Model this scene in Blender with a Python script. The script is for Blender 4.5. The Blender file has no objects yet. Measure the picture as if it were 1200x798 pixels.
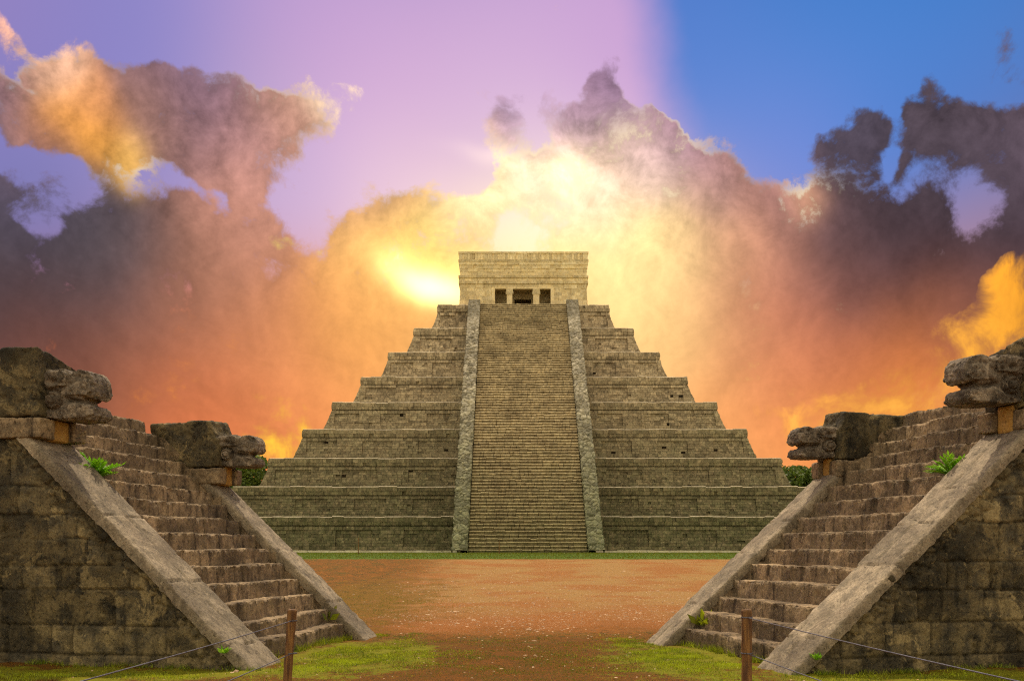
import bpy, math, random
import numpy as np
from mathutils import Vector
C = bpy.context.scene.collection
scene = bpy.context.scene
EXPO, SUN_E, SUN_A = 0.0, 3.6, 1.5
F, HZ, EYE = 1100.0, 640.0, 1.7          # focal length and horizon in photo pixels (1200 wide), eye height in m

def lin(c):
    r = []
    for v in c:
        v = v / 255.0
        r.append(v / 12.92 if v <= 0.04045 else ((v + 0.055) / 1.055) ** 2.4)
    return r

# ------------------------------------------------------------------ node helper
class NT:
    def __init__(s, tree):
        s.t = tree; s.n = tree.nodes; s.l = tree.links; s.n.clear()
    def put(s, sock, v):
        if v is None: return
        if isinstance(v, bpy.types.NodeSocket): s.l.new(v, sock)
        else:
            if isinstance(v, (list, tuple)):
                k = len(sock.default_value) if hasattr(sock.default_value, '__len__') else 0
                if k == 0: sock.default_value = v[0]
                else: sock.default_value = (list(v) + [1.0] * 4)[:k]
            else:
                if hasattr(sock.default_value, '__len__'):
                    k = len(sock.default_value); sock.default_value = ([v] * 3 + [1.0])[:k]
                else: sock.default_value = v
    def node(s, typ, ins=None, out=0, **kw):
        nd = s.n.new(typ)
        for k, v in kw.items(): setattr(nd, k, v)
        for k, v in (ins or {}).items(): s.put(nd.inputs[k], v)
        return nd.outputs[out] if out is not None else nd
    def m(s, op, a, b=None, c=None, clamp=False):
        return s.node('ShaderNodeMath', {i: v for i, v in enumerate((a, b, c)) if v is not None}, operation=op, use_clamp=clamp)
    def v(s, op, a, b=None, out=0, scale=None):
        ins = {0: a}
        if b is not None: ins[1] = b
        if scale is not None: ins['Scale'] = scale
        return s.node('ShaderNodeVectorMath', ins, out=out, operation=op)
    def dot(s, a, b): return s.v('DOT_PRODUCT', a, b, out='Value')
    def mix(s, f, a, b, mode='MIX'):
        nd = s.n.new('ShaderNodeMix'); nd.data_type = 'RGBA'; nd.blend_type = mode
        s.put(nd.inputs[0], f); s.put(nd.inputs[6], a); s.put(nd.inputs[7], b)
        return nd.outputs[2]
    def smooth(s, x, lo, hi, a=0.0, b=1.0):
        return s.node('ShaderNodeMapRange', {0: x, 1: lo, 2: hi, 3: a, 4: b}, interpolation_type='SMOOTHSTEP')
    def rng(s, x, lo, hi, a=0.0, b=1.0):
        return s.node('ShaderNodeMapRange', {0: x, 1: lo, 2: hi, 3: a, 4: b})
    def noise(s, vec, scale, detail=4, rough=0.55, out=0, dist=0.0, lac=2.0):
        return s.node('ShaderNodeTexNoise', {'Vector': vec, 'Scale': scale, 'Detail': detail, 'Roughness': rough, 'Distortion': dist, 'Lacunarity': lac}, out=out)
    def xyz(s, v):
        nd = s.node('ShaderNodeSeparateXYZ', {0: v}, out=None); return nd.outputs[0], nd.outputs[1], nd.outputs[2]
    def comb(s, x, y, z=0.0): return s.node('ShaderNodeCombineXYZ', {0: x, 1: y, 2: z})

# ------------------------------------------------------------------ sky: sunset over the Nishita sky, by compass direction
SUN_EL, SUN_AZ = math.radians(60), math.radians(-9)
K = 11.0
def sp(x, y):
    return (math.atan2(x - 600, F) * K, math.atan2(HZ - y, math.hypot(F, x - 600)) * K)

def build_sky():
    w = bpy.data.worlds.new("World"); scene.world = w; w.use_nodes = True
    g = NT(w.node_tree)
    d = g.v('NORMALIZE', g.node('ShaderNodeTexCoord', out='Generated'))
    x, y, z = g.xyz(d)
    az = g.m('MULTIPLY', g.m('ARCTAN2', x, y), K)
    el = g.m('MULTIPLY', g.m('ARCSINE', z), K)
    P = g.comb(az, el)
    def warp(sc, det):
        nd = g.node('ShaderNodeSeparateColor', {0: g.noise(d, sc, det, 0.6, out='Color')}, out=None)
        return g.comb(g.m('SUBTRACT', nd.outputs[0], .5), g.m('SUBTRACT', nd.outputs[1], .5))
    w1 = warp(5.0, 3); w2 = warp(16.0, 4)
    Pw = g.v('ADD', P, g.v('MULTIPLY', g.v('ADD', g.v('SCALE', w1, scale=1.3), g.v('SCALE', w2, scale=0.55)), (1, 1, 0)))
    Ps = g.v('ADD', P, g.v('MULTIPLY', g.v('SCALE', w1, scale=0.6), (1, 1, 0)))
    def rbf(pts, pos):
        """smooth colour field: normalised Gaussian weights of colour points (photo x, y, radius px, sRGB)"""
        wsum = csum = None
        for i_, (px, py, r, col) in enumerate(pts):
            c = sp(px, py)
            if i_ % 8 == 7: pos = g.v('ADD', pos, g.comb(g.m('MULTIPLY', wsum, 1e-7), 0.0))   # keeps the node stack short
            dist = g.v('DISTANCE', pos, (c[0], c[1], 0), out='Value')
            q = g.m('MULTIPLY', dist, dist)
            k = math.exp(-1.0 / (r / 100.0) ** 2)
            wt = g.m('MAXIMUM', g.m('POWER', k, q), 1e-7)
            cc = g.v('SCALE', tuple(lin(col)), scale=wt)
            csum = cc if csum is None else g.v('ADD', csum, cc)
            wsum = wt if wsum is None else g.m('ADD', wsum, wt)
        return g.v('SCALE', csum, scale=g.m('DIVIDE', 1.0, wsum))
    def blobs(lst, pos, hard=True):
        tot = None
        for i_, (px, py, rx, ry, rot, amp) in enumerate(lst):
            c = sp(px, py)
            if i_ % 5 == 4: pos = g.v('ADD', pos, g.comb(g.m('MULTIPLY', tot, 1e-7), 0.0))
            mp = g.node('ShaderNodeMapping', {'Vector': pos, 'Location': (c[0], c[1], 0), 'Rotation': (0, 0, math.radians(rot)), 'Scale': (rx / 100, ry / 100, 1)}, vector_type='TEXTURE')
            q = g.dot(mp, mp)
            b = g.m('POWER', 0.5, g.m('MULTIPLY', q, q) if hard else g.m('MULTIPLY', q, 1.5))
            if amp != 1: b = g.m('MULTIPLY', b, amp)
            tot = b if tot is None else g.m('ADD', tot, b)
        return tot
    SUNDIR = (math.sin(math.radians(-2)) * math.cos(math.radians(16)), math.cos(math.radians(-2)) * math.cos(math.radians(16)), math.sin(math.radians(16)))
    WORLD_STRENGTH, NISH, NISH_TINT, BACK_FILL = 1.0, 0.15, (1.0, 0.92, 0.8), (1.25, 1.03, .70, 1)
    SKY_L = [(520, 90, 110, (214, 172, 214)), (420, 90, 90, (212, 172, 216)), (640, 110, 90, (224, 190, 222)), (700, 20, 90, (206, 164, 214)), (380, 20, 70, (198, 160, 210)), (450, 200, 60, (234, 200, 222)), (40, 40, 110, (150, 130, 190)), (150, 30, 110, (135, 132, 200)), (180, 120, 110, (140, 138, 205)), (300, 30, 90, (185, 155, 208)),
             (600, 20, 130, (212, 170, 214)), (720, 60, 100, (205, 165, 215)), (300, 150, 80, (205, 175, 200)),
             (430, 150, 90, (225, 188, 220)), (350, 230, 80, (205, 180, 225)), (560, 160, 90, (233, 203, 228)), (650, 230, 80, (252, 232, 228)),
             (30, 190, 80, (125, 125, 190)), (170, 220, 70, (165, 150, 200)), (60, 240, 60, (120, 120, 170)), (480, 220, 60, (238, 205, 215)),
             (600, 300, 90, (255, 232, 160)), (400, 420, 110, (250, 165, 90)), (200, 430, 120, (215, 125, 80)), (60, 500, 120, (180, 95, 60)),
             (300, 540, 100, (248, 160, 80)), (740, 400, 100, (255, 215, 130)), (600, 560, 200, (250, 180, 100)), (500, -260, 180, (170, 150, 205)), (560, -500, 260, (90, 110, 190))]
    SKY_R = [(800, 30, 100, (95, 135, 212)), (950, 30, 120, (78, 138, 212)), (1120, 40, 120, (68, 134, 210)), (860, 140, 90, (112, 145, 222)),
             (1000, 130, 90, (98, 140, 220)), (930, 200, 80, (140, 148, 222)), (1130, 120, 80, (92, 130, 208)), (1140, 250, 60, (165, 140, 175)),
             (800, 240, 60, (190, 165, 215)), (800, 400, 120, (250, 190, 115)), (1000, 480, 110, (250, 160, 85)), (1150, 430, 100, (250, 150, 60)),
             (900, 540, 100, (248, 165, 95)), (950, -250, 250, (50, 100, 185)), (1400, 300, 200, (120, 100, 120))]
    # x, y, half width, half height, turn, strength
    CLOUD = [(90, 330, 190, 95, 0, 1.1), (60, 470, 300, 110, 0, 1.2), (330, 420, 260, 110, 0, 1.1), (560, 470, 260, 130, 0, 1.0), (265, 300, 130, 95, 0, .9),
             (285, 235, 92, 95, -10, 1.2), (240, 130, 60, 30, -10, .6), (330, 165, 50, 34, -30, .8), (205, 125, 110, 30, -14, .85), (280, 120, 60, 30, -20, .5), (90, 150, 90, 42, -10, .95), (150, 190, 55, 25, -10, .5),
             (355, 165, 38, 20, -40, .6), (25, 215, 70, 20, -14, .8), (15, 35, 38, 20, -25, .62), (10, 95, 40, 14, -40, .5), (50, 75, 22, 12, 0, .5), (120, 90, 60, 14, -22, .5), (375, 122, 62, 22, -34, .30),
             (435, 240, 52, 40, -20, 1.1), (470, 300, 90, 50, 0, .8), (560, 245, 60, 34, 0, .75), (640, 235, 54, 40, 0, .75), (720, 250, 80, 62, 0, 1.0),
             (735, 115, 24, 42, -12, .85), (752, 185, 50, 44, 0, .85), (800, 180, 95, 18, -42, .75), (655, 135, 60, 16, -30, .42), (615, 160, 24, 14, 0, .38), (430, 130, 40, 22, 0, .3),
             (860, 260, 120, 70, -28, 1.1), (820, 380, 220, 110, 0, 1.2), (950, 240, 34, 26, 0, .5),
             (990, 190, 36, 48, 12, 1.15), (1000, 265, 110, 50, 0, 1.1), (1095, 200, 62, 62, 20, 1.1), (1170, 195, 60, 46, 0, 1.1), (1190, 270, 40, 90, 0, .9), (1060, 310, 170, 66, 0, 1.3),
             (1098, 125, 12, 20, 0, .5), (1000, 400, 200, 60, 0, .9), (1140, 350, 90, 40, 0, .7), (1000, 540, 300, 50, 0, .9),
             (1195, 65, 26, 24, 0, .5), (1040, 150, 34, 12, 20, .34), (945, 165, 26, 12, 0, .3), (1060, 175, 30, 26, 0, .5), (880, 105, 20, 10, 0, .22), (610, 215, 34, 14, 0, .5), (530, 190, 30, 12, -20, .35), (690, 190, 30, 30, 0, .5), (960, 120, 30, 8, 0, .2)]
    HOLES = [(915, 50, 90, 60, 0, .5), (250, 60, 120, 40, 0, .3), (560, 205, 40, 16, 0, .5), (330, 240, 20, 30, 20, .3), (1140, 250, 24, 32, 0, .62), (1064, 226, 14, 20, 0, .25), (190, 222, 60, 18, -14, .6), (240, 245, 40, 9, -20, .3), (395, 212, 40, 44, 0, .7), (440, 180, 44, 34, 0, .6), (45, 195, 55, 20, -10, .8), (30, 240, 30, 16, 0, .6),
             (128, 283, 14, 12, 0, .35), (1034, 170, 14, 34, 0, .55), (930, 170, 30, 50, 0, .7), (360, 260, 30, 60, 10, .5), (205, 165, 30, 10, 0, .2), (500, 180, 60, 50, 0, .8), (690, 215, 16, 22, 0, .5), (540, 215, 40, 20, 0, .5)]
    CLOUD_C = [(625, 145, 34, (186, 152, 188)), (690, 150, 26, (196, 156, 184)), (1050, 285, 60, (62, 54, 62)), (1150, 240, 50, (72, 62, 72)), (980, 270, 40, (74, 62, 70)), (1000, 340, 40, (112, 76, 74)), (110, 290, 50, (84, 78, 84)), (60, 290, 80, (60, 64, 78)), (20, 380, 80, (84, 60, 56)), (150, 330, 70, (112, 88, 84)), (250, 330, 70, (168, 118, 98)), (80, 440, 80, (140, 84, 62)), (20, 470, 60, (150, 80, 54)),
               (200, 420, 80, (180, 108, 76)), (330, 400, 80, (222, 142, 96)), (250, 500, 80, (232, 124, 72)), (380, 500, 80, (248, 150, 84)), (430, 400, 70, (252, 176, 92)),
               (240, 130, 60, (128, 100, 118)), (180, 150, 40, (160, 116, 96)), (300, 200, 60, (192, 138, 124)), (290, 270, 50, (196, 136, 116)), (350, 160, 30, (190, 140, 118)),
               (70, 130, 28, (246, 164, 66)), (112, 165, 24, (248, 168, 62)), (150, 188, 20, (255, 196, 90)), (110, 125, 24, (222, 150, 96)), (40, 160, 28, (205, 140, 110)), (25, 215, 50, (108, 92, 112)), (15, 35, 40, (252, 186, 160)), (10, 95, 30, (140, 110, 130)), (60, 75, 26, (250, 196, 160)),
               (330, 130, 30, (186, 138, 120)), (385, 115, 30, (254, 220, 184)), (420, 145, 30, (252, 224, 190)), (425, 230, 46, (190, 140, 112)), (475, 245, 40, (216, 162, 104)), (440, 300, 50, (246, 184, 104)), (505, 300, 36, (255, 232, 120)), (455, 212, 30, (206, 152, 116)),
               (560, 235, 44, (246, 216, 170)), (640, 225, 44, (248, 218, 190)), (700, 235, 44, (246, 208, 196)), (735, 110, 40, (150, 118, 148)), (760, 200, 36, (240, 200, 200)), (800, 170, 34, (166, 126, 148)), (840, 215, 34, (172, 128, 136)),
               (740, 305, 76, (255, 226, 158)), (775, 400, 86, (254, 202, 128)), (860, 290, 60, (206, 144, 120)), (880, 370, 70, (214, 134, 100)), (960, 320, 60, (140, 98, 94)), (940, 400, 60, (196, 116, 88)), (910, 240, 34, (170, 122, 122)), (940, 238, 18, (250, 184, 140)),
               (992, 190, 40, (78, 70, 84)), (1040, 260, 50, (64, 54, 62)), (1110, 190, 50, (86, 74, 84)), (1190, 200, 50, (92, 78, 90)), (1180, 290, 60, (66, 50, 54)), (1080, 330, 60, (88, 60, 60)), (1120, 370, 50, (150, 92, 74)), (1010, 420, 50, (190, 110, 76)),
               (1080, 440, 70, (226, 130, 66)), (900, 480, 80, (246, 150, 92)), (850, 540, 80, (250, 168, 96)), (1000, 520, 80, (246, 150, 74)), (1300, 300, 120, (90, 74, 84)), (-150, 300, 150, (70, 66, 76)), (600, 450, 160, (252, 186, 110))]
    RIM = [(760, 190, 60, 44, 0, 1.3), (830, 235, 40, 30, 0, .6), (945, 238, 34, 22, 0, 1.1), (640, 200, 80, 30, 0, 1), (150, 185, 30, 25, 0, .8), (80, 110, 60, 30, 0, .5), (440, 200, 90, 40, 0, .2), (330, 120, 60, 40, 0, .35), (1010, 345, 90, 30, 0, .25)]
    FIRE = [(318, 490, 34, 42, 10, .95), (180, 475, 60, 28, 0, .55), (335, 300, 22, 10, -20, .95), (385, 317, 9, 6, 0, .9), (1120, 430, 120, 44, 20, .9), (1190, 365, 34, 40, 0, .95), (1010, 470, 90, 30, 10, .6), (960, 470, 50, 26, 0, .45), (1050, 500, 80, 20, 0, .5), (900, 455, 18, 14, 0, .6), (500, 330, 40, 26, 20, .5)]
    FIRE_C = [(318, 490, 60, (255, 196, 62)), (180, 480, 60, (246, 146, 62)), (335, 300, 50, (255, 232, 110)), (1100, 430, 70, (255, 180, 66)), (1190, 365, 50, (255, 168, 44)), (1000, 470, 70, (255, 174, 78)), (500, 330, 60, (255, 246, 120))]
    GLOW = [(600, 280, 170, 75, 0, .17), (506, 337, 44, 18, -22, 2.0), (610, 195, 60, 9, -10, .25), (672, 205, 20, 24, -30, .4), (600, 285, 80, 36, 0, .06), (700, 330, 110, 120, 0, .16)]
    GLOW_Y = [(486, 320, 54, 28, -28, .34)]
    # ---- clear sky
    edge = g.m('ADD', az, g.m('MULTIPLY', el, 0.29))
    e0 = sp(785, 0); v0 = e0[0] + .29 * e0[1]
    blue = g.smooth(g.m('ADD', edge, g.m('MULTIPLY', g.m('SUBTRACT', g.noise(d, 9.0, 4, .6), .5), .5)), v0 - 0.75, v0 + 0.16)
    sky_l = rbf(SKY_L, P)
    sky_r = rbf(SKY_R, P)
    clear = g.mix(blue, sky_l, sky_r)
    # ---- cloud density
    n_big = g.noise(d, 7.0, 6, 0.6)
    n_fine = g.noise(d, 22.0, 7, 0.7, dist=.25)
    nn = g.m('ADD', g.m('MULTIPLY', g.m('SUBTRACT', n_big, 0.5), 2.3), g.m('MULTIPLY', g.m('SUBTRACT', n_fine, 0.5), 1.9))
    dens = g.m('ADD', g.m('SUBTRACT', g.m('MINIMUM', blobs(CLOUD, Pw), 1.0), blobs(HOLES, Pw)), nn)
    mask = g.smooth(dens, 0.30, 0.80)
    ccol = rbf(CLOUD_C, Ps)
    # relief: compare the density with the density a little nearer the low sun
    tosun = g.v('NORMALIZE', g.v('SUBTRACT', tuple(SUNDIR), d))
    d2 = g.v('ADD', d, g.v('SCALE', tosun, scale=0.022))
    n2 = g.noise(d2, 7.0, 6, 0.6)
    rel = g.m('SUBTRACT', n_big, n2)
    n3 = g.noise(g.v('ADD', d, g.v('SCALE', tosun, scale=0.007)), 22.0, 7, 0.7, dist=.25)
    shade = g.m('ADD', g.m('ADD', 1.0, g.m('MULTIPLY', rel, 2.4)), g.m('MULTIPLY', g.m('SUBTRACT', n_fine, n3), 1.25))
    shade = g.m('ADD', shade, g.m('MULTIPLY', g.m('SUBTRACT', n_fine, 0.5), 0.55))
    shade = g.m('MINIMUM', g.m('MAXIMUM', shade, 0.5), 1.7)
    shade = g.m('ADD', 1.0, g.m('MULTIPLY', g.m('SUBTRACT', shade, 1.0), g.smooth(el, 2.2, 4.6, 0.32, 1.05)))
    ccol = g.v('SCALE', ccol, scale=shade)
    col = g.mix(mask, clear, ccol)
    # bright rims where thin cloud edges stand towards the sun
    rim = g.m('MULTIPLY', g.smooth(dens, 0.34, 0.55), g.smooth(dens, 0.85, 0.58))
    rimw = blobs(RIM, P, False)
    rim = g.m('MULTIPLY', rim, g.m('MINIMUM', rimw, 1.0))
    col = g.mix(g.m('MULTIPLY', rim, 0.75), col, tuple(lin((255, 232, 186))) )
    # fire coloured gaps low over the horizon and the yellow patches
    nf = g.noise(g.v('MULTIPLY', d, (1, 1, 0.8)), 19.0, 7, 0.62, dist=0.5)
    fb = blobs(FIRE, Pw)
    fire = g.smooth(g.m('ADD', g.m('ADD', fb, g.smooth(fb, .25, .05, 0, -1.5)), g.m('MULTIPLY', g.m('SUBTRACT', nf, 0.5), 4.8)), 0.45, 1.9)
    fcol = rbf(FIRE_C, Ps)
    fcol = g.v('SCALE', fcol, scale=g.rng(nf, .3, .7, .62, 1.25))
    col = g.mix(g.m('MULTIPLY', fire, .9), col, fcol)
    # glow of the hidden low sun
    gl = blobs(GLOW, Ps, False)
    col = g.v('ADD', col, g.v('SCALE', tuple(lin((255, 236, 160))), scale=gl))
    gy = blobs(GLOW_Y, Ps, False)
    col = g.v('ADD', col, g.v('SCALE', (1.0, 0.62, 0.06), scale=gy))
    # away from the sunset: Nishita sky plus unseen bright cloud, added to light the fronts
    sky = g.node('ShaderNodeTexSky', sky_type='NISHITA', sun_disc=False, sun_elevation=SUN_EL, sun_rotation=SUN_AZ)
    nish = g.v('MULTIPLY', g.v('SCALE', sky, scale=NISH), NISH_TINT)
    cl = g.smooth(g.noise(d, 3.0, 6, .6), .35, .6)
    back = g.mix(cl, nish, BACK_FILL)
    front = g.smooth(g.m('ADD', y, g.m('MULTIPLY', z, -0.35)), -0.25, 0.35)
    col = g.mix(front, back, col)
    bg = g.n.new('ShaderNodeBackground'); g.put(bg.inputs[0], col); bg.inputs[1].default_value = WORLD_STRENGTH
    out = g.n.new('ShaderNodeOutputWorld'); g.l.new(bg.outputs[0], out.inputs[0])
    w.cycles.sampling_method = 'MANUAL'; w.cycles.sample_map_resolution = 512

def build_camera():
    cam = bpy.data.cameras.new("camera"); o = bpy.data.objects.new("camera", cam); C.objects.link(o)
    o.location = (0, 0, EYE); o.rotation_euler = (math.radians(90), 0, 0)
    cam.sensor_width = 36; cam.lens = 36 * F / 1200
    cam.shift_y = (HZ - 399) / 1200.0
    cam.clip_end = 3000; cam.clip_start = 0.1
    scene.camera = o

# ------------------------------------------------------------------ numpy noise
_rs = np.random.RandomState(7)
_perm = _rs.permutation(4096)
_grad = _rs.normal(size=(4096, 3)); _grad /= np.linalg.norm(_grad, axis=1)[:, None]
def perlin(p):
    p = np.asarray(p, float); i = np.floor(p).astype(int); f = p - i
    u = f * f * f * (f * (f * 6 - 15) + 10)
    r = 0
    for dx in (0, 1):
        for dy in (0, 1):
            for dz in (0, 1):
                h = _perm[(_perm[(_perm[(i[..., 0] + dx) & 4095] + i[..., 1] + dy) & 4095] + i[..., 2] + dz) & 4095]
                gdot = (_grad[h] * (f - np.array([dx, dy, dz]))).sum(-1)
                w = (u[..., 0] if dx else 1 - u[..., 0]) * (u[..., 1] if dy else 1 - u[..., 1]) * (u[..., 2] if dz else 1 - u[..., 2])
                r = r + w * gdot
    return r * 1.6
def fbm(p, o=4, g=0.5):
    p = np.asarray(p, float); a = 1.0; r = 0
    for k in range(o):
        r = r + a * perlin(p + 17.3 * k); p = p * 2.03; a *= g
    return r
def sst(x, a, b):
    t = np.clip((x - a) / (b - a), 0, 1); return t * t * (3 - 2 * t)

# ------------------------------------------------------------------ mesh helpers
def link(name, me, parent=None, loc=None):
    o = bpy.data.objects.new(name, me); C.objects.link(o)
    if parent is not None: o.parent = parent
    if loc is not None: o.location = loc
    return o
def mesh_obj(name, V, Fc, m, parent=None, smooth=False, tint=None, loc=None, mats=None, midx=None):
    me = bpy.data.meshes.new(name)
    V = np.asarray(V, float)
    me.from_pydata(V.tolist(), [], Fc.tolist() if hasattr(Fc, 'tolist') else Fc)
    if tint is not None:
        a = me.attributes.new('tint', 'FLOAT', 'POINT'); a.data.foreach_set('value', np.asarray(tint, np.float32))
    for mm in (mats or [m]): me.materials.append(mm)
    if midx is not None: me.polygons.foreach_set('material_index', np.asarray(midx, np.int32))
    if smooth: me.polygons.foreach_set('use_smooth', [True] * len(me.polygons))
    me.update()
    return link(name, me, parent, loc)
def grid_faces(n, k, off=0):
    i = np.arange((n - 1) * (k - 1)); r = i // (k - 1); c = i % (k - 1); a = off + r * k + c
    return np.stack([a, a + 1, a + k + 1, a + k], 1)
def gnorm(P):
    du = np.gradient(P, axis=0); dv = np.gradient(P, axis=1); n = np.cross(du, dv)
    l = np.linalg.norm(n, axis=-1, keepdims=True); l[l == 0] = 1
    return n / l
def empty(name, loc, label=None, cat=None, group=None, kind=None):
    o = bpy.data.objects.new(name, None); C.objects.link(o); o.location = loc; o.empty_display_size = 0.3
    return tag(o, label, cat, group, kind)
def tag(o, label=None, cat=None, group=None, kind=None):
    if label: o['label'] = label
    if cat: o['category'] = cat
    if group: o['group'] = group
    if kind: o['kind'] = kind
    return o

class Boxes:
    """many boxes given by 8 corners, with a tint for each"""
    def __init__(s): s.V = []; s.T = []; s.M = []
    def add(s, c, tint=0.5, m=0): s.V.append(c); s.T.append(tint); s.M.append(m)   # c: 8x3, 0-3 back face, 4-7 front face
    def box(s, x0, x1, y0, y1, z0, z1, tint=0.5, m=0):
        s.add([(x0, y1, z0), (x1, y1, z0), (x1, y1, z1), (x0, y1, z1), (x0, y0, z0), (x1, y0, z0), (x1, y0, z1), (x0, y0, z1)], tint, m)
    def build(s, name, m, parent=None, mats=None, loc=None):
        V = np.array(s.V, float); n = len(V)
        f = np.array([(4, 5, 6, 7), (0, 4, 7, 3), (5, 1, 2, 6), (7, 6, 2, 3), (0, 1, 5, 4), (1, 0, 3, 2)])
        Fc = (f[None] + 8 * np.arange(n)[:, None, None]).reshape(-1, 4)
        return mesh_obj(name, V.reshape(-1, 3), Fc, m, parent, tint=np.repeat(s.T, 8), mats=mats, midx=np.repeat(s.M, 6) if mats else None, loc=loc)
def tube(pts, rad, n=8):
    pts = np.asarray(pts, float); k = len(pts); rad = np.broadcast_to(rad, (k,))
    t = np.gradient(pts, axis=0); t /= np.linalg.norm(t, axis=1)[:, None]
    up = np.array([0, 0, 1.0]) if abs(t[0][2]) < .9 else np.array([1.0, 0, 0])
    a = np.cross(t, up); a /= np.linalg.norm(a, axis=1)[:, None]; b = np.cross(t, a)
    an = np.linspace(0, 2 * math.pi, n, endpoint=False)
    V = pts[:, None] + rad[:, None, None] * (np.cos(an)[None, :, None] * a[:, None] + np.sin(an)[None, :, None] * b[:, None])
    Fc = []
    for i in range(k - 1):
        for j in range(n): Fc.append((i * n + j, i * n + (j + 1) % n, (i + 1) * n + (j + 1) % n, (i + 1) * n + j))
    Fc.append(tuple(range(n))[::-1]); Fc.append(tuple((k - 1) * n + j for j in range(n)))
    return V.reshape(-1, 3), Fc
def merge(lst):
    V = []; Fc = []; o = 0
    for v, f in lst:
        V.append(np.asarray(v)); Fc += [tuple(i + o for i in q) for q in (f.tolist() if hasattr(f, 'tolist') else f)]; o += len(v)
    return np.concatenate(V), Fc
def voxelise(V, Fc, vox, smooth=4):
    """union the closed shapes of one part into one rounded stone surface"""
    me = bpy.data.meshes.new('t'); me.from_pydata([tuple(v) for v in V], [], Fc); o = bpy.data.objects.new('t', me); C.objects.link(o)
    r = o.modifiers.new('r', 'REMESH'); r.mode = 'VOXEL'; r.voxel_size = vox
    if smooth:
        q = o.modifiers.new('s', 'SMOOTH'); q.iterations = smooth; q.factor = 0.5
    dg = bpy.context.evaluated_depsgraph_get(); dg.update(); ev = o.evaluated_get(dg); em = ev.to_mesh()
    n = len(em.vertices); W = np.empty(n * 3); em.vertices.foreach_get('co', W); N = np.empty(n * 3); em.vertices.foreach_get('normal', N)
    Q = [tuple(p.vertices) for p in em.polygons]
    ev.to_mesh_clear(); bpy.data.objects.remove(o); bpy.data.meshes.remove(me)
    return W.reshape(-1, 3), N.reshape(-1, 3), Q

# ------------------------------------------------------------------ materials
def new_mat(name):
    m = bpy.data.materials.new(name); m.use_nodes = True; g = NT(m.node_tree)
    b = g.n.new('ShaderNodeBsdfPrincipled'); o = g.n.new('ShaderNodeOutputMaterial'); g.l.new(b.outputs[0], o.inputs[0])
    return m, g, b
def stone(name, base, light, dark, scale=1.0, bump=0.6, moss_haze=None, streak=0.6, speck=0.35, dark_amt=0.5, grain=34.0, gamp=.45, rough=0.9, moss_haze_range=None, bdist=0.02, patch=0):
    m, g, b = new_mat(name)
    p = g.node('ShaderNodeNewGeometry', out='Position')
    tint = g.node('ShaderNodeAttribute', attribute_name='tint', out='Fac')
    n1 = g.noise(p, 0.9 * scale, 5, 0.6); n2 = g.noise(p, 4.5 * scale, 6, 0.65); n3 = g.noise(p, 30 * scale, 4, 0.6)
    vs = g.noise(g.v('MULTIPLY', p, (1, 1, 0.16)), 6.0 * scale, 5, 0.6)
    col = g.mix(g.smooth(n2, 0.36, 0.68), base, light)
    col = g.mix(g.smooth(g.m('ADD', g.m('MULTIPLY', n1, .6), g.m('MULTIPLY', n2, .4)), 0.44, 0.66, 0, dark_amt), col, dark)
    col = g.mix(g.smooth(vs, 0.5, 0.72, 0, streak), col, dark)
    if moss_haze:  # green algae low down plus the top's haze, painted as one height fade
        mz = g.xyz(p)[2]
        amt = g.smooth(g.m('ADD', mz, g.m('MULTIPLY', g.m('SUBTRACT', n1, .5), 14.0)), moss_haze_range[0], moss_haze_range[1], moss_haze_range[2], moss_haze_range[3])
        col = g.mix(g.m('MULTIPLY', amt, g.smooth(n2, 0.25, 0.6, .55, 1)), col, moss_haze)
    if patch:                                          # worn plaster patches with ragged edges
        pn = g.noise(p, 1.7 * scale, 7, 0.72, dist=.5)
        col = g.mix(g.smooth(pn, 0.555, 0.585, 0, patch), col, [c * 1.15 for c in light])
        pd = g.noise(p, 2.3 * scale, 7, 0.72, dist=.3)
        col = g.mix(g.smooth(pd, 0.56, 0.62, 0, patch * .8), col, [c * .8 for c in dark])
    # pale lichen specks
    sp_ = g.noise(p, 17 * scale, 5, 0.7)
    col = g.mix(g.smooth(sp_, 0.60, 0.70, 0, speck), col, [min(1, c * 1.7) for c in light])
    col = g.mix(g.smooth(g.noise(p, 11 * scale, 5, 0.7, dist=.4), 0.60, 0.70, 0, 0.75), col, [c * .55 for c in dark])
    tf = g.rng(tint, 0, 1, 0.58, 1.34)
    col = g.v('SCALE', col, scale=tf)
    gr_ = g.noise(p, grain, 5, 0.78)
    col = g.v('SCALE', col, scale=g.rng(gr_, 0.3, 0.7, 1 - gamp, 1 + gamp))
    col = g.mix(g.smooth(g.noise(p, grain * .6, 5, 0.7, dist=.3), 0.40, 0.33, 0, 0.7), col, [c * .5 for c in dark])
    g.put(b.inputs['Base Color'], col); b.inputs['Roughness'].default_value = rough
    b.inputs['Specular IOR Level'].default_value = 0.2
    h = g.m('ADD', g.m('MULTIPLY', n2, 0.6), g.m('ADD', g.m('MULTIPLY', n3, 0.35), g.m('MULTIPLY', g.noise(p, 90 * scale, 3, 0.6), 0.2)))
    bp = g.n.new('ShaderNodeBump'); bp.inputs['Strength'].default_value = bump; bp.inputs['Distance'].default_value = bdist; g.put(bp.inputs['Height'], h)
    g.l.new(bp.outputs[0], b.inputs['Normal'])
    return m
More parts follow.
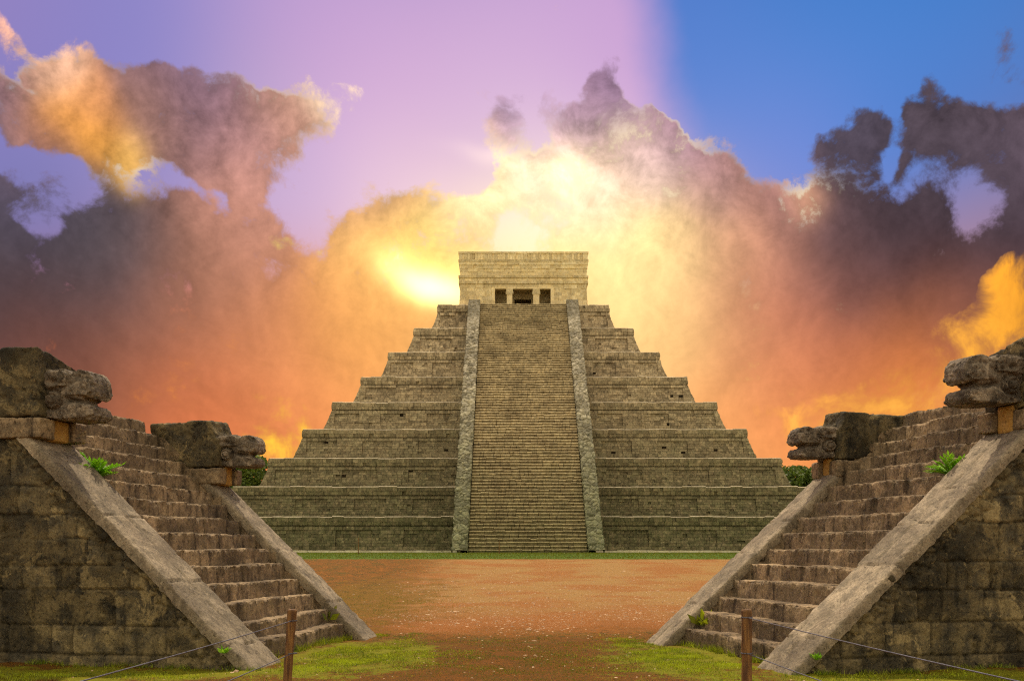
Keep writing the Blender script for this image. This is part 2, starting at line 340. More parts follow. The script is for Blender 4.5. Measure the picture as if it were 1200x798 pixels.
def simple(name, c1, c2, scale, rough=0.8, bump=0.3, bd=0.005, stretch=(1, 1, 1)):
    m, g, b = new_mat(name)
    p = g.v('MULTIPLY', g.node('ShaderNodeTexCoord', out='Object'), stretch)
    tint = g.node('ShaderNodeAttribute', attribute_name='tint', out='Fac')
    n = g.noise(p, scale, 5, 0.6)
    col = g.mix(g.smooth(n, .35, .65), c1, c2)
    g.put(b.inputs['Base Color'], col); b.inputs['Roughness'].default_value = rough
    bp = g.n.new('ShaderNodeBump'); bp.inputs['Strength'].default_value = bump; bp.inputs['Distance'].default_value = bd; g.put(bp.inputs['Height'], n)
    g.l.new(bp.outputs[0], b.inputs['Normal'])
    return m
def leafy(name, c1, c2, c3, scale, trans=0.25):
    m, g, b = new_mat(name)
    tint = g.node('ShaderNodeAttribute', attribute_name='tint', out='Fac')
    p = g.node('ShaderNodeNewGeometry', out='Position')
    n = g.noise(p, scale, 3, 0.6)
    col = g.mix(g.smooth(n, .35, .65), c1, c2)
    col = g.mix(g.smooth(tint, 0.45, 1.0), col, c3)
    g.put(b.inputs['Base Color'], col); b.inputs['Roughness'].default_value = 0.6
    t = g.n.new('ShaderNodeBsdfTranslucent'); g.put(t.inputs[0], col)
    mx = g.n.new('ShaderNodeMixShader'); mx.inputs[0].default_value = trans
    g.l.new(b.outputs[0], mx.inputs[1]); g.l.new(t.outputs[0], mx.inputs[2])
    for o in g.n:
        if o.type == 'OUTPUT_MATERIAL': g.l.new(mx.outputs[0], o.inputs[0])
    return m

# ------------------------------------------------------------------ the two serpent platforms in the foreground
def gz(x, y):
    x = np.asarray(x, float); y = np.asarray(y, float)
    return 1.25 * sst(y, 22, 60)

class Frame:
    """s runs up the stairs, w across them away from the camera, z up; origin at the near outer foot"""
    def __init__(s, O, ang, side):
        s.O = np.array([O[0], O[1], 0.0]); s.side = side
        a = math.radians(ang)
        s.W = np.array([-side * math.sin(a), math.cos(a), 0]); s.U = np.array([side * math.cos(a), math.sin(a), 0]); s.Z = np.array([0, 0, 1.0])
    def __call__(s, u, w, z):
        u, w, z = np.broadcast_arrays(np.asarray(u, float), np.asarray(w, float), np.asarray(z, float))
        return u[..., None] * s.U + w[..., None] * s.W + z[..., None] * s.Z

def ashlar_field(u, z, rng, u0, u1, z0, z1, hmin=.34, hmax=.58, wmin=.3, wmax=.85, joint=0.011):
    """height, tint of an irregular squared-stone wall at points u, z"""
    rows = [z0]
    while rows[-1] < z1: rows.append(rows[-1] + rng.uniform(hmin, hmax))
    rows = np.array(rows); wob = 0.03 * perlin(np.stack([u * 1.3, z * 0 + 3.1, z * .5], -1))
    zz = z + wob
    ri = np.clip(np.searchsorted(rows, zz) - 1, 0, len(rows) - 2)
    H = np.zeros_like(u); T = np.zeros_like(u)
    uu = u + 0.02 * perlin(np.stack([u, z * 2.2, z * 0 + 8.8], -1))
    for r in range(len(rows) - 1):
        m = ri == r
        if not m.any(): continue
        cuts = [u0 - rng.uniform(0.1, .5)]
        while cuts[-1] < u1 + .1: cuts.append(cuts[-1] + rng.uniform(wmin, wmax))
        cuts = np.array(cuts); ci = np.clip(np.searchsorted(cuts, uu[m]) - 1, 0, len(cuts) - 2)
        off = rng.normal(0, .008, len(cuts)); tt = rng.uniform(.05, .95, len(cuts)); tu = rng.normal(0, .02, len(cuts)); tz = rng.normal(0, .02, len(cuts))
        du = np.minimum(uu[m] - cuts[ci], cuts[ci + 1] - uu[m]); dz = np.minimum(zz[m] - rows[r], rows[r + 1] - zz[m])
        d = np.minimum(du, dz); d = np.minimum(d, np.hypot(np.maximum(.05 - du, 0), np.maximum(.05 - dz, 0)) * -1 + .05)
        d = d + .008 * perlin(np.stack([u[m] * 14, z[m] * 14, z[m] * 0 + r], -1))
        g_ = sst(d, 0.0, joint * 1.6)
        um = (uu[m] - (cuts[ci] + cuts[ci + 1]) / 2); zm = zz[m] - (rows[r] + rows[r + 1]) / 2
        H[m] = -0.035 * (1 - g_) + g_ * (off[ci] + .6 * tu[ci] * um + .6 * tz[ci] * zm) + 0.005 * sst(d, 0, .05)
        T[m] = tt[ci] * g_ + (1 - g_) * 0.0
    return H, T

def voro(P, S):
    d = np.full((len(P), 2), 1e9); idx = np.zeros(len(P), int)
    for a in range(0, len(P), 4000):
        q = P[a:a + 4000]; dd = np.linalg.norm(q[:, None] - S[None], axis=2)
        o = np.argpartition(dd, 1, axis=1)[:, :2]; v = np.take_along_axis(dd, o, 1); srt = np.argsort(v, axis=1)
        d[a:a + 4000] = np.take_along_axis(v, srt, 1); idx[a:a + 4000] = np.take_along_axis(o, srt, 1)[:, 0]
    return d[:, 0], d[:, 1], idx

def head_mesh(fr, u_front, u_back, wc, half, zb, zt, seed, vox=0.013):
    """open-mouthed stone serpent head from its side outline, with thickness, jaws, eye disc, brow and nose knob"""
    out = [(0, 50), (40, 25), (150, 5), (300, 0), (335, 15), (368, 52), (392, 24), (448, 6), (540, 28), (578, 75), (592, 125), (594, 225), (566, 256), (530, 250), (492, 232),
           (474, 250), (482, 285), (506, 304), (552, 310), (582, 336), (590, 392), (556, 436), (350, 440), (120, 412), (0, 400)]
    L = u_back - u_front; Hh = zt - zb
    def loc(x, y): return (u_back + 0.06 - (x / 594.0) * (L + 0.06), zt - (y / 440.0) * Hh)
    def prism(poly, h0, taper=0.0, wo=0.0):
        a = []; b = []
        for x, y in poly:
            u, z = loc(x, y); hh = h0 * (1 - taper * (x / 594.0) ** 1.5)
            a.append((u, wc + wo - hh, z)); b.append((u, wc + wo + hh, z))
        n = len(poly); V = a + b
        f = [tuple(range(n)), tuple(range(2 * n - 1, n - 1, -1))] + [(i, i + n, (i + 1) % n + n, (i + 1) % n) for i in range(n)]
        return np.array(V), f
    def ball(x, y, w, r, sq=(1, 1, 1)):
        u, z = loc(x, y); V = []; f = []; n, k = 12, 8
        for i in range(1, k):
            for j in range(n):
                th = math.pi * i / k; ph = 2 * math.pi * j / n
                V.append((u + r * sq[0] * math.sin(th) * math.cos(ph), wc + w + r * sq[1] * math.sin(th) * math.sin(ph), z + r * sq[2] * math.cos(th)))
        V.append((u, wc + w, z + r * sq[2])); V.append((u, wc + w, z - r * sq[2])); t, bt = len(V) - 2, len(V) - 1
        for i in range(k - 2):
            for j in range(n): f.append((i * n + j, (i + 1) * n + j, (i + 1) * n + (j + 1) % n, i * n + (j + 1) % n))
        for j in range(n): f.append((t, j, (j + 1) % n)); f.append((bt, (k - 2) * n + (j + 1) % n, (k - 2) * n + j))
        return np.array(V), f
    sh = [prism(out, half * .92, .22)]
    for s in (-1, 1):
        sh.append(prism([(60, 40), (300, 14), (352, 60), (330, 150), (100, 165), (40, 120)], .05, 0, s * half * .86))        # brow
        sh.append(prism([(392, 150), (470, 95), (560, 110), (585, 200), (540, 235), (360, 225), (330, 190)], .06, 0, s * half * .74))      # upper lip
        sh.append(prism([(360, 300), (480, 300), (560, 330), (575, 400), (520, 425), (300, 425), (280, 340)], .06, 0, s * half * .74))    # lower lip
        sh.append(ball(190, 262, s * half * .86, .125, (1, .55, 1)))                                                             # eye disc
        sh.append(ball(470, 55, s * half * .5, .085, (1.1, 1, .9)))                                                             # nostril
        sh.append(ball(330, 60, s * half * .6, .075, (1.4, 1, .8)))
    V, f = merge(sh)
    W, N, Q = voxelise(V, f, vox, 2)
    # carve along the sides: ring round the eye, mouth line, feather grooves behind
    x_ = (u_back + 0.06 - W[:, 0]) / (L + .06) * 594; y_ = (zt - W[:, 2]) / Hh * 440; sd = np.sign(W[:, 1] - wc)
    out_side = sst(np.abs(W[:, 1] - wc), half * .45, half * .72)
    r = np.hypot(x_ - 190, y_ - 262)
    dep = .06 * np.exp(-((r - 84) / 13) ** 2) + .045 * np.exp(-((r - 44) / 9) ** 2)
    my = 268 + 12 * np.sin(x_ / 60.0)
    dep += .10 * np.exp(-((y_ - my) / 18) ** 2) * sst(x_, 290, 350) * (1 - sst(x_, 560, 594) * .4)
    dep += .08 * np.exp(-(((x_ - 200) / 46) ** 2 + ((y_ - 108) / 22) ** 2)) + .03 * np.exp(-(((x_ - 300) / 30) ** 2 + ((y_ - 130) / 14) ** 2))
    dep += .02 * (np.sin((x_ * .8 + y_ * .35) / 15.0) > .55) * sst(110 - x_, 0, 30) + .03 * np.exp(-(((x_ - 455) / 12) ** 2 + ((y_ - 60) / 26) ** 2))
    W[:, 1] -= sd * dep * out_side
    q = W * 1.0 + seed * 13.7
    W = W + N * (0.008 * fbm(q * 5, 3) + 0.007 * fbm(q * 20, 3) - 0.020 * sst(fbm(q * 11 + 5, 3), .28, .5))[:, None]
    T = np.clip(.5 + .5 * fbm(q * 3, 3), 0, 1)
    return W, Q, T

def rock(fr, boxes, vox, seed, amp=.018, smooth=4, shape=None):
    """weathered blocks: boxes as (u0,u1,w0,w1,z0,z1) fused, rounded and eroded"""
    lst = []
    for (u0, u1, w0, w1, z0, z1) in boxes:
        V = [(u0, w0, z0), (u1, w0, z0), (u1, w1, z0), (u0, w1, z0), (u0, w0, z1), (u1, w0, z1), (u1, w1, z1), (u0, w1, z1)]
        lst.append((np.array(V), [(3, 2, 1, 0), (4, 5, 6, 7), (0, 1, 5, 4), (1, 2, 6, 5), (2, 3, 7, 6), (3, 0, 4, 7)]))
    V, f = merge(lst); W, N, Q = voxelise(V, f, vox, smooth)
    if shape is not None: W = shape(W)
    q = W + seed * 7.9
    W = W + N * (amp * .9 * fbm(q * 2.2, 4) + amp * .5 * fbm(q * 16, 3) - amp * 1.1 * sst(fbm(q * 6 + 9, 4), .28, .5))[:, None]
    return W, Q, np.clip(.5 + .35 * fbm(q * 1.2, 3), 0, 1)

def stepped_platform(O, ang, side, t, wn, ws, wf, ztop, heads, blocks, seed, label, mats):
    fr = Frame(O, ang, side); rng = np.random.RandomState(seed)
    root = empty('stepped_platform', tuple(fr.O), label, 'stone platform', 'stepped serpent platforms facing each other')
    MS, MW, MR, MO, MH = mats
    flip = side < 0
    def put(name, W, Q, m, parent, T=None, smooth=True):
        P = fr(W[:, 0], W[:, 1], W[:, 2])
        Q = np.asarray(Q, dtype=object) if not isinstance(Q, np.ndarray) else Q
        Ql = [tuple(int(i) for i in (q[::-1] if not flip else q)) for q in Q]
        return mesh_obj(name, P, Ql, m, parent, smooth, T)
    w1, w2, w3 = wn, wn + ws, wn + ws + wf
    n = 15; rise = ztop / n; run = rise / t; s0 = 0.42
    s_top = s0 + (n - 1) * run
    LEN = 13.0
    # --- outer side wall, near (seen) and far
    for nm, wpos, sgn, res in (('side_wall', 0.0, -1, .024), ('side_wall', w3, 1, .06)):
        nu = int(7.4 / res); nv = int((ztop + .1) / res)
        us = np.linspace(-0.05, 7.4, nu); vs = np.linspace(-0.25, ztop - .62, nv)
        U_, Z_ = np.meshgrid(us, vs, indexing='ij')
        top = np.minimum(t * U_ - .07, ztop - .62); top = np.maximum(top, -.25)
        Zc = np.minimum(Z_, top)
        H, T = ashlar_field(U_, Zc, rng, -.1, 7.5, -.2, ztop)
        below = t * U_ - .07 - Zc                           # distance under the ramp: a band of loose rubble
        band = sst(.50 - below + .18 * perlin(np.stack([U_ * 1.5, Zc * 1.5, Zc * 0], -1)), 0, .12) * sst(5.0 - U_, 0, .3)
        pts = np.stack([U_.ravel(), Zc.ravel() * 1.2], -1); bm = band.ravel() > 0.01
        S = rng.uniform([-0.2, -.3], [5.4, 5.2], (1500, 2)); S = S[np.abs(t * S[:, 0] - S[:, 1] / 1.2 - .35) < .75]
        hh = np.zeros(len(pts)); ti = np.zeros(len(pts))
        if bm.any():
            d1, d2, ix = voro(pts[bm], S); e = d2 - d1; k_ = rng.uniform(.2, .8, len(S)); o_ = rng.normal(0, .016, len(S))
            hh[bm] = -.030 + .034 * sst(e, 0, .05) + .8 * o_[ix]; ti[bm] = k_[ix] * sst(e, 0, .02)
        hh = hh.reshape(U_.shape); ti = ti.reshape(U_.shape)
        H = H * (1 - band) + (hh - .02) * band; T = T * (1 - band) + ti * band
        q = np.stack([U_, Zc, U_ * 0 + seed], -1)
        H = H + .008 * fbm(q * 3, 4) + .006 * fbm(q * 16, 3) - .022 * sst(fbm(q * 5 + 3, 4), .30, .55)
        W_ = wpos + sgn * H
        P = np.stack([U_, W_, Zc], -1).reshape(-1, 3); Fc = grid_faces(nu, nv)
        zz = P[:, 2]; keep = (np.abs(zz[Fc[:, 0]] - zz[Fc[:, 1]]) > 1e-5) | (np.abs(zz[Fc[:, 2]] - zz[Fc[:, 3]]) > 1e-5)
        Fc = Fc[keep]
        put(nm, P, Fc if sgn < 0 else Fc[:, ::-1], MW, root, T.ravel())
    # --- core of the platform behind: plain masonry body with top paving, closed
    W, Q, T = rock(fr, [(7.2, LEN, .02, w3 - .02, -.3, ztop - .1), (s_top + .5, 7.4, .06, w3 - .06, -.3, ztop - .05)], .12, seed, .03, 1)
    put('platform_core', W, Q, MS, root, T)
    W, Q, T = rock(fr, [(s_top + .35, LEN, w1 + .0, w2 - .0, ztop - .2, ztop)], .06, seed + 3, .02, 1)
    put('paving', W, Q, MS, root, T)
    # --- steps
    stair = empty('staircase', (0, 0, 0)); stair.parent = root
    for k in range(n):
        s = s0 + k * run; zt = rise * (k + 1) + rng.normal(0, .006)
        nu = int(ws / .028) + 6; us = np.linspace(w1 - .03, w2 + .03, nu)
        R = .022
        prof = []                                         # (ds, dz) from foot of the riser over the nose along the tread
        zb = -rise - .10 if k else -rise - .3
        for q in np.linspace(zb, -R, 13): prof.append((0.0 + .012 * (q / rise), q))
        for a in np.linspace(8, 82, 6): prof.append((R - R * math.cos(math.radians(a)), -R + R * math.sin(math.radians(a))))
        for q in np.linspace(R + .01, run + .16, 12): prof.append((q, 0.0))
        prof = np.array(prof); kk = len(prof)
        cuts = [w1 - rng.uniform(.05, .4)]
        while cuts[-1] < w2 + .1: cuts.append(cuts[-1] + rng.uniform(.28, .85))
        cuts = np.array(cuts); ci = np.clip(np.searchsorted(cuts, us) - 1, 0, len(cuts) - 2)
        dj = np.minimum(us - cuts[ci], cuts[ci + 1] - us); off = rng.normal(0, .006, len(cuts))[ci]; oz = rng.normal(0, .006, len(cuts))[ci]; tt = rng.uniform(.15, .85, len(cuts))[ci]
        U_ = np.repeat(us[:, None], kk, 1); S_ = s + prof[None, :, 0] + np.zeros((nu, 1)); Z_ = zt + prof[None, :, 1] + np.zeros((nu, 1))
        P = np.stack([S_, U_, Z_], -1); N = gnorm(P)
        if (N[0, 3, 0] > 0): N = -N
        djn = dj[:, None] + .006 * perlin(np.stack([U_ * 10, Z_ * 12, S_ * 12], -1))
        gr = sst(djn, 0, .014); rnd = sst(djn, 0, .05)
        q = P * 1.0 + seed * 3.1 + k * 5.3
        nose = np.exp(-((np.arange(kk) - 15.5) / 3.5) ** 2)[None]
        h = -.016 * (1 - gr) - .010 * (1 - rnd) * (.2 + nose) + off[:, None] * gr + .006 * fbm(q * 2.5, 3) + .006 * fbm(q * 9, 3) + .005 * fbm(q * 26, 3) - .016 * sst(fbm(q * [5, 5, 3] + 6, 3), .28, .5)
        h = h - nose * .030 * sst(fbm(q * 5.2 + 2, 3), .12, .5) - nose * .018 * fbm(q * 14, 4)
        P = P + N * h[..., None]; P[..., 2] += oz[:, None] * sst(np.arange(kk), 6, 12)[None]
        T = np.repeat(tt[:, None], kk, 1) * gr
        Fc = grid_faces(nu, kk)
        put('step', P.reshape(-1, 3), Fc, MS, stair, T.ravel())
    # --- ramps (balustrades): body face towards the steps, then the cap slabs
    for (wa, wb, inner, sgn, ulen) in ((0.0, w1, w1, 1, blocks[0][0]), (w2, w3, w2, -1, blocks[1][0])):
        bal = empty('balustrade', (0, 0, 0)); bal.parent = root
        res = .04; us = np.arange(0.0, 4.9, res); vs = np.arange(-.2, ztop - .3, res)
        U_, Z_ = np.meshgrid(us, vs, indexing='ij'); Zc = np.maximum(np.minimum(Z_, t * U_ - .06), -.2)
        H, T = ashlar_field(U_, Zc, rng, -.1, 5, -.2, ztop, .25, .4, .3, .8)
        q = np.stack([U_, Zc, U_ * 0 + seed + 40], -1); H = H * .8 + .014 * fbm(q * 4, 4)
        P = np.stack([U_, inner + sgn * (H + .0), Zc], -1).reshape(-1, 3); Fc = grid_faces(len(us), len(vs)); zz = P[:, 2]
        Fc = Fc[(np.abs(zz[Fc[:, 0]] - zz[Fc[:, 1]]) > 1e-5) | (np.abs(zz[Fc[:, 2]] - zz[Fc[:, 3]]) > 1e-5)]
        put('inner_face', P, Fc if sgn < 0 else Fc[:, ::-1], MS, bal, T.ravel())
        # cap: slabs laid up the slope
        ca, sa = 1 / math.hypot(1, t), t / math.hypot(1, t)
        Ls = (ulen + .25) / ca
        na = int(Ls / .028); av = np.linspace(-.06, Ls, na)
        wid = wb - wa; prof = [(-.015, -.16), (-.02, -.10), (-.02, -.05), (-.012, -.015), (.012, -.002)] + [(x, 0) for x in np.linspace(.05, wid - .05, int(wid / .035))] + [(wid - .012, -.002), (wid + .012, -.015), (wid + .02, -.05), (wid + .02, -.10), (wid + .015, -.16)]
        prof = np.array(prof); kk = len(prof)
        A_ = np.repeat(av[:, None], kk, 1); B_ = wa + prof[None, :, 0] + np.zeros((na, 1)); D_ = prof[None, :, 1] + np.zeros((na, 1))
        cuts = [-.4]
        while cuts[-1] < Ls + .3: cuts.append(cuts[-1] + rng.uniform(.75, 1.5))
        cuts = np.array(cuts); an = A_ + .05 * (B_ - wa) + .012 * perlin(np.stack([B_ * 7, A_ * 3, A_ * 0], -1))
        ci = np.clip(np.searchsorted(cuts, an) - 1, 0, len(cuts) - 2); dj = np.minimum(an - cuts[ci], cuts[ci + 1] - an)
        off = rng.normal(0, .008, len(cuts))[ci]; tt = rng.uniform(.3, .85, len(cuts))[ci]; gr = sst(dj, .0, .012)
        split = wa + wid * .56 + .03 * perlin(np.stack([A_ * 2, A_ * 0, A_ * 0 + seed], -1)); sp_m = (rng.rand(len(cuts)) < .6)[ci]
        g2 = np.where(sp_m, sst(np.abs(B_ - split), .002, .014), 1)
        q = np.stack([A_, B_ * 2.2, D_], -1) + seed * 9.1 + wa
        h = off * gr - .05 * (1 - gr) - .028 * (1 - g2) + .004 * fbm(q * 2.2, 4) + .006 * fbm(np.stack([A_ * 4, B_ * 30, D_ * 8], -1), 4) - .012 * sst(fbm(q * [2, 5, 2] + 8, 4), .3, .5)
        e_ = np.minimum(B_ - wa, wb - B_); edge = 1 - sst(e_, 0, .09)
        D2 = D_ + h - edge * .018 * sst(fbm(q * 6 + 1, 3), 0, .5)
        B2 = B_ + edge * .012 * fbm(q * 4.1 + 4, 4)
        S_ = A_ * ca - D2 * sa; Z_ = A_ * sa + D2 * ca
        T = tt * gr * g2
        put('cap_slab', np.stack([S_, B2, Z_], -1).reshape(-1, 3), grid_faces(na, kk), MR, bal, T.ravel())
    # --- corner blocks with the plinth course, and the heads that lean out of them
    for i, ((bu, bz0, bzt, slope), (hf, hb, hw, hzb, hzt)) in enumerate(zip(blocks, heads)):
        wa, wb = ((0, w1), (w2, w3))[i]
        def shp(W, bu=bu, bzt=bzt, slope=slope, wa=wa, wb=wb, i=i):
            W = W.copy(); up = sst(W[:, 2], bzt - .5, bzt)
            W[:, 2] -= up * slope * np.clip((wb - W[:, 1]) if i else (W[:, 1] - wa), 0, 1)
            W[:, 0] += up * (.16 if i else .02) * (1 - sst(W[:, 0], bu, bu + .8))
            return W
        sc = 1.45 if i else 1.6
        bs = [(bu, bu + .62, wa - .02, wb + .02, bz0 + .26, bzt), (bu + .60, bu + sc, wa - .0, wb + .0, bz0 + .2, bzt - .03)]
        W, Q, T = rock(fr, bs, .028, seed + i, .02, 4, shp)
        T = T * .6 + .25 * (W[:, 0] > bu + .61)
        put('corner_block', W, Q, MW, root, T)
        if not i:
            W, Q, T = rock(fr, [(bu + 1.55, 6.9, -.01, .85, bz0 + .2, bzt - .10), (6.9, 8.8, -.03, .85, bz0 + .2, bzt - .16)], .04, seed + 9, .02, 3)
            put('parapet', W, Q, MW, root, T)
        # plinth course: rounded stone, ochre stone, rounded stone
        wd = wb - wa
        W, Q, T = rock(fr, [(bu - .05, bu + 1.1, wa - .05, wa + wd * .34, bz0 - .06, bz0 + .245), (bu - .12, bu + .9, wa + wd * .68, wb + .03, bz0 - .06, bz0 + .245), (bu + 1.0, 6.8 if not i else bu + sc, wa - .04, wb, bz0 - .06, bz0 + .245)], .022, seed + 20 + i, .012, 6)
        put('plinth', W, Q, MS, root, T)
        W, Q, T = rock(fr, [(bu - .04, bu + .5, wa + wd * .33, wa + wd * .69, bz0 - .08, hzb + .03)], .03, seed + 30 + i, .006, 2)
        put('neck_stone', W, Q, MO, root, T)
        W, Q, T = head_mesh(fr, hf, hb, (wa + wb) / 2 + (0 if i else -.02), hw, hzb, hzt, seed + i)
        h_ = put('serpent_head', W, Q, MH, root, T)
    return fr, root

def fern(name, loc, scale, seed, label, m):
    rng = np.random.RandomState(seed); V = []; Fc = []; T = []
    for k in range(18):
        a = rng.uniform(0, 2 * math.pi); tilt = rng.uniform(.35, 1.15); L = rng.uniform(.24, .42)
        d = np.array([math.cos(a) * math.sin(tilt), math.sin(a) * math.sin(tilt), math.cos(tilt)]); side = np.cross(d, [0, 0, 1]); side /= np.linalg.norm(side)
        base = rng.uniform(-.02, .02, 3) * [1, 1, 0]; tn = rng.uniform(.1, .9)
        v, f = tube([base + d * L * q - np.array([0, 0, .30 * L * q * q]) for q in (0, .35, .7, 1)], [.0035, .003, .002, .001], 4)
        o = len(V); V += v.tolist(); Fc += [tuple(i + o for i in q) for q in f]; T += [.2] * len(v)
        for q in np.linspace(.22, 1, 10):
            c = base + d * L * q - np.array([0, 0, .30 * L * q * q])
            for sg in ((-1, 1) if q < 1 else (0,)):
                l = .085 * (1.15 - .5 * abs(q - .55)) ; dr = d * .75 + side * sg * .8 + np.array([0, 0, rng.uniform(-.25, .15)]); dr /= np.linalg.norm(dr)
                nrm = np.cross(dr, np.cross(dr, [0, 0, 1])); wv = np.cross(dr, [0, 0, 1]); wv /= np.linalg.norm(wv); o = len(V)
                wv = wv * l * .20
                V += [tuple(c), tuple(c + dr * l * .4 + wv + [0, 0, .006]), tuple(c + dr * l), tuple(c + dr * l * .4 - wv + [0, 0, .006])]; Fc.append((o, o + 1, o + 2, o + 3)); T += [tn] * 4
    o = mesh_obj(name, np.array(V) * scale, Fc, m, tint=T, loc=loc)
    return tag(o, label, 'plant')

# ------------------------------------------------------------------ the great stepped pyramid
PX, PC, PZ = 1.05, 94.9, 1.25           # axis, centre depth, ground height at its foot
TERR = [(24.75, 3.93), (22.5, 6.3), (20.28, 8.72), (18.1, 11.27), (16.08, 13.8), (13.98, 16.3), (11.9, 18.87), (9.86, 21.45), (7.87, 24.05)]  # half width and height of each terrace's top edge

def pyramid(mats):
    MT, ML, MSt, MB, MTe, MD = mats
    rng = np.random.RandomState(11)
    root = empty('stepped_pyramid', (PX, PC, PZ), 'huge nine-terraced limestone pyramid with a central staircase, rising beyond the dirt plaza', 'pyramid')
    def Lp(z): return z - PZ
    z0 = PZ - .1
    # plinth course round the foot
    b = Boxes(); a = TERR[0][0] + 1.25
    for sgn in (-1, 1):
        x = 5.1
        while x < a:
            w = rng.uniform(.8, 1.8); xa, xb = x, min(x + w - .01, a)
            dz = rng.normal(0, .015)
            b.box(min(sgn * xa, sgn * xb), max(sgn * xa, sgn * xb), -a - .25, -a + .6, -.3, .15 + dz, rng.uniform(.5, 1)); x += w
        b.box(min(sgn * (a - .6), sgn * (a + .25)), max(sgn * (a - .6), sgn * (a + .25)), -a + .6, a, -.3, .15, .7)
    b.box(-a, a, a - .3, a + .25, -.3, .15, .6)
    b.build('plinth', ML, root)
    for k, (at, zt) in enumerate(TERR):
        zb = z0 if k == 0 else TERR[k - 1][1]
        H = zt - zb; batter = .75 if k < 8 else .72; ab = at + batter
        zlip = .10; corn = .56
        def half(z):                                      # half width of the face at height z above the terrace foot
            q = (H - zlip - corn - z) / (H - zlip - corn)
            if z > H - zlip - corn: return at + .06 + .10 * (H - z) / corn * .6
            return at + .09 + (batter - .09) * max(q, 0) ** (1.15 if k < 8 else 1.5)
        bx = Boxes()
        # row heights
        body = H - zlip - corn - .07
        p0, p1 = body * .27, body * .86
        rows = [0]
        def addrows(to, n_):
            st = rows[-1]; cs = np.cumsum(rng.uniform(.8, 1.2, n_)); cs = cs / cs[-1]
            rows.extend((st + (to - st) * cs).tolist())
        addrows(p0, 2); addrows(p1, 5); addrows(body, 1); nb = len(rows) - 1
        addrows(body + .07, 1); groove = len(rows) - 2
        addrows(H - zlip, 2)
        # panels
        nP = max(2, int(round((2 * ab - 8) / 4.6)) // 2) if k < 7 else 1
        for face in range(3):                              # front, left, right
            ang = (0, -math.pi / 2, math.pi / 2)[face]; ca, sa = math.cos(ang), math.sin(ang)
            span = ab - 5.2
            pans = []
            if span > 1.6:
                pw = span / nP
                for i in range(nP):
                    c = 5.2 + pw * (i + .5); pans += [(c - pw * .27, c + pw * .27), (-c - pw * .27, -c + pw * .27)]
            pe = sorted([e for p in pans for e in p])
            for r in range(len(rows) - 1):
                za, zc = rows[r], rows[r + 1]
                ha, hc = half(za), half(zc - .005)
                u = -ha; isg = r == groove; isc = r > groove
                while u < ha - .02:
                    w = rng.uniform(.22, .62) if not isg else rng.uniform(1, 2)
                    e = min(u + w, ha)
                    nxt = [q for q in pe if u + .02 < q < e + .1] if (p0 - .01 <= za < p1 - .01 and not isc) else []
                    if nxt: e = nxt[0]
                    if ha - e < .15: e = ha
                    mid = (u + e) / 2
                    if face == 0 and abs(mid) < 4.4 : u = e; continue
                    inp = p0 - .01 <= za < p1 - .01 and any(q0 <= mid <= q1 for q0, q1 in pans)
                    pr = rng.normal(0, .018) + (.0 if not inp else -.13) + (-.14 if isg else 0) + (.035 if isc else 0)
                    if rng.rand() < .05 and w < .36: pr -= .14
                    fa, fc = ha / at if False else 1, 1
                    g_ = .008
                    sc_ = hc / ha
                    ua, ub, uc, ud = u + g_, e - g_, (e - g_) * (sc_ if e >= ha - 1e-6 else 1), (u + g_) * (sc_ if u <= -ha + 1e-6 else 1)
                    if u <= -ha + 1e-6: ua = u - pr * 0
                    da, dc = -(ha + pr), -(hc + pr)
                    back = -(hc - .35)
                    c8 = [(ua, back, za), (ub, back, za), (uc, back, zc - .008), (ud, back, zc - .008), (ua, da, za + .004), (ub, da, za + .004), (uc, dc, zc - .008), (ud, dc, zc - .008)]
                    tz = rng.uniform(.12, .88)
                    if isg: tz = .15
                    c8 = [(x * ca - y * sa, x * sa + y * ca, z + zb - PZ) for x, y, z in c8]
                    bx.add(c8, tz)
                    u = e
        ter = empty('terrace', (0, 0, 0)); ter.parent = root
        bx.build('facing', MT, ter)
        # core behind the facing
        V = []
        zs_ = [0.0, (H - zlip - corn) * .33, (H - zlip - corn) * .66, H - zlip - corn - .02, H - .02]
        for i_, z_ in enumerate(zs_):
            h_ = half(min(z_, H - zlip - corn - .02)) - .26; z_ = zb + z_
            V += [(-h_, -h_, z_ - PZ), (h_, -h_, z_ - PZ), (h_, h_, z_ - PZ), (-h_, h_, z_ - PZ)]
        # back side comes out to the facing line
        for l_ in range(5):
            for i in (2, 3): v_ = V[l_ * 4 + i]; V[l_ * 4 + i] = (v_[0], v_[1] + .24, v_[2])
        mesh_obj('core', V, [tuple(l_ * 4 + q for q in f_) for l_ in range(4) for f_ in ((0, 1, 5, 4), (1, 2, 6, 5), (2, 3, 7, 6), (3, 0, 4, 7))] + [(16, 17, 18, 19)], MD, ter)
        # edge slabs; their sunlit line is painted as a pale chamfer and top
        n_in = TERR[k + 1][0] + .7 if k < 8 else 0
        V = []; Fc = []; T = []
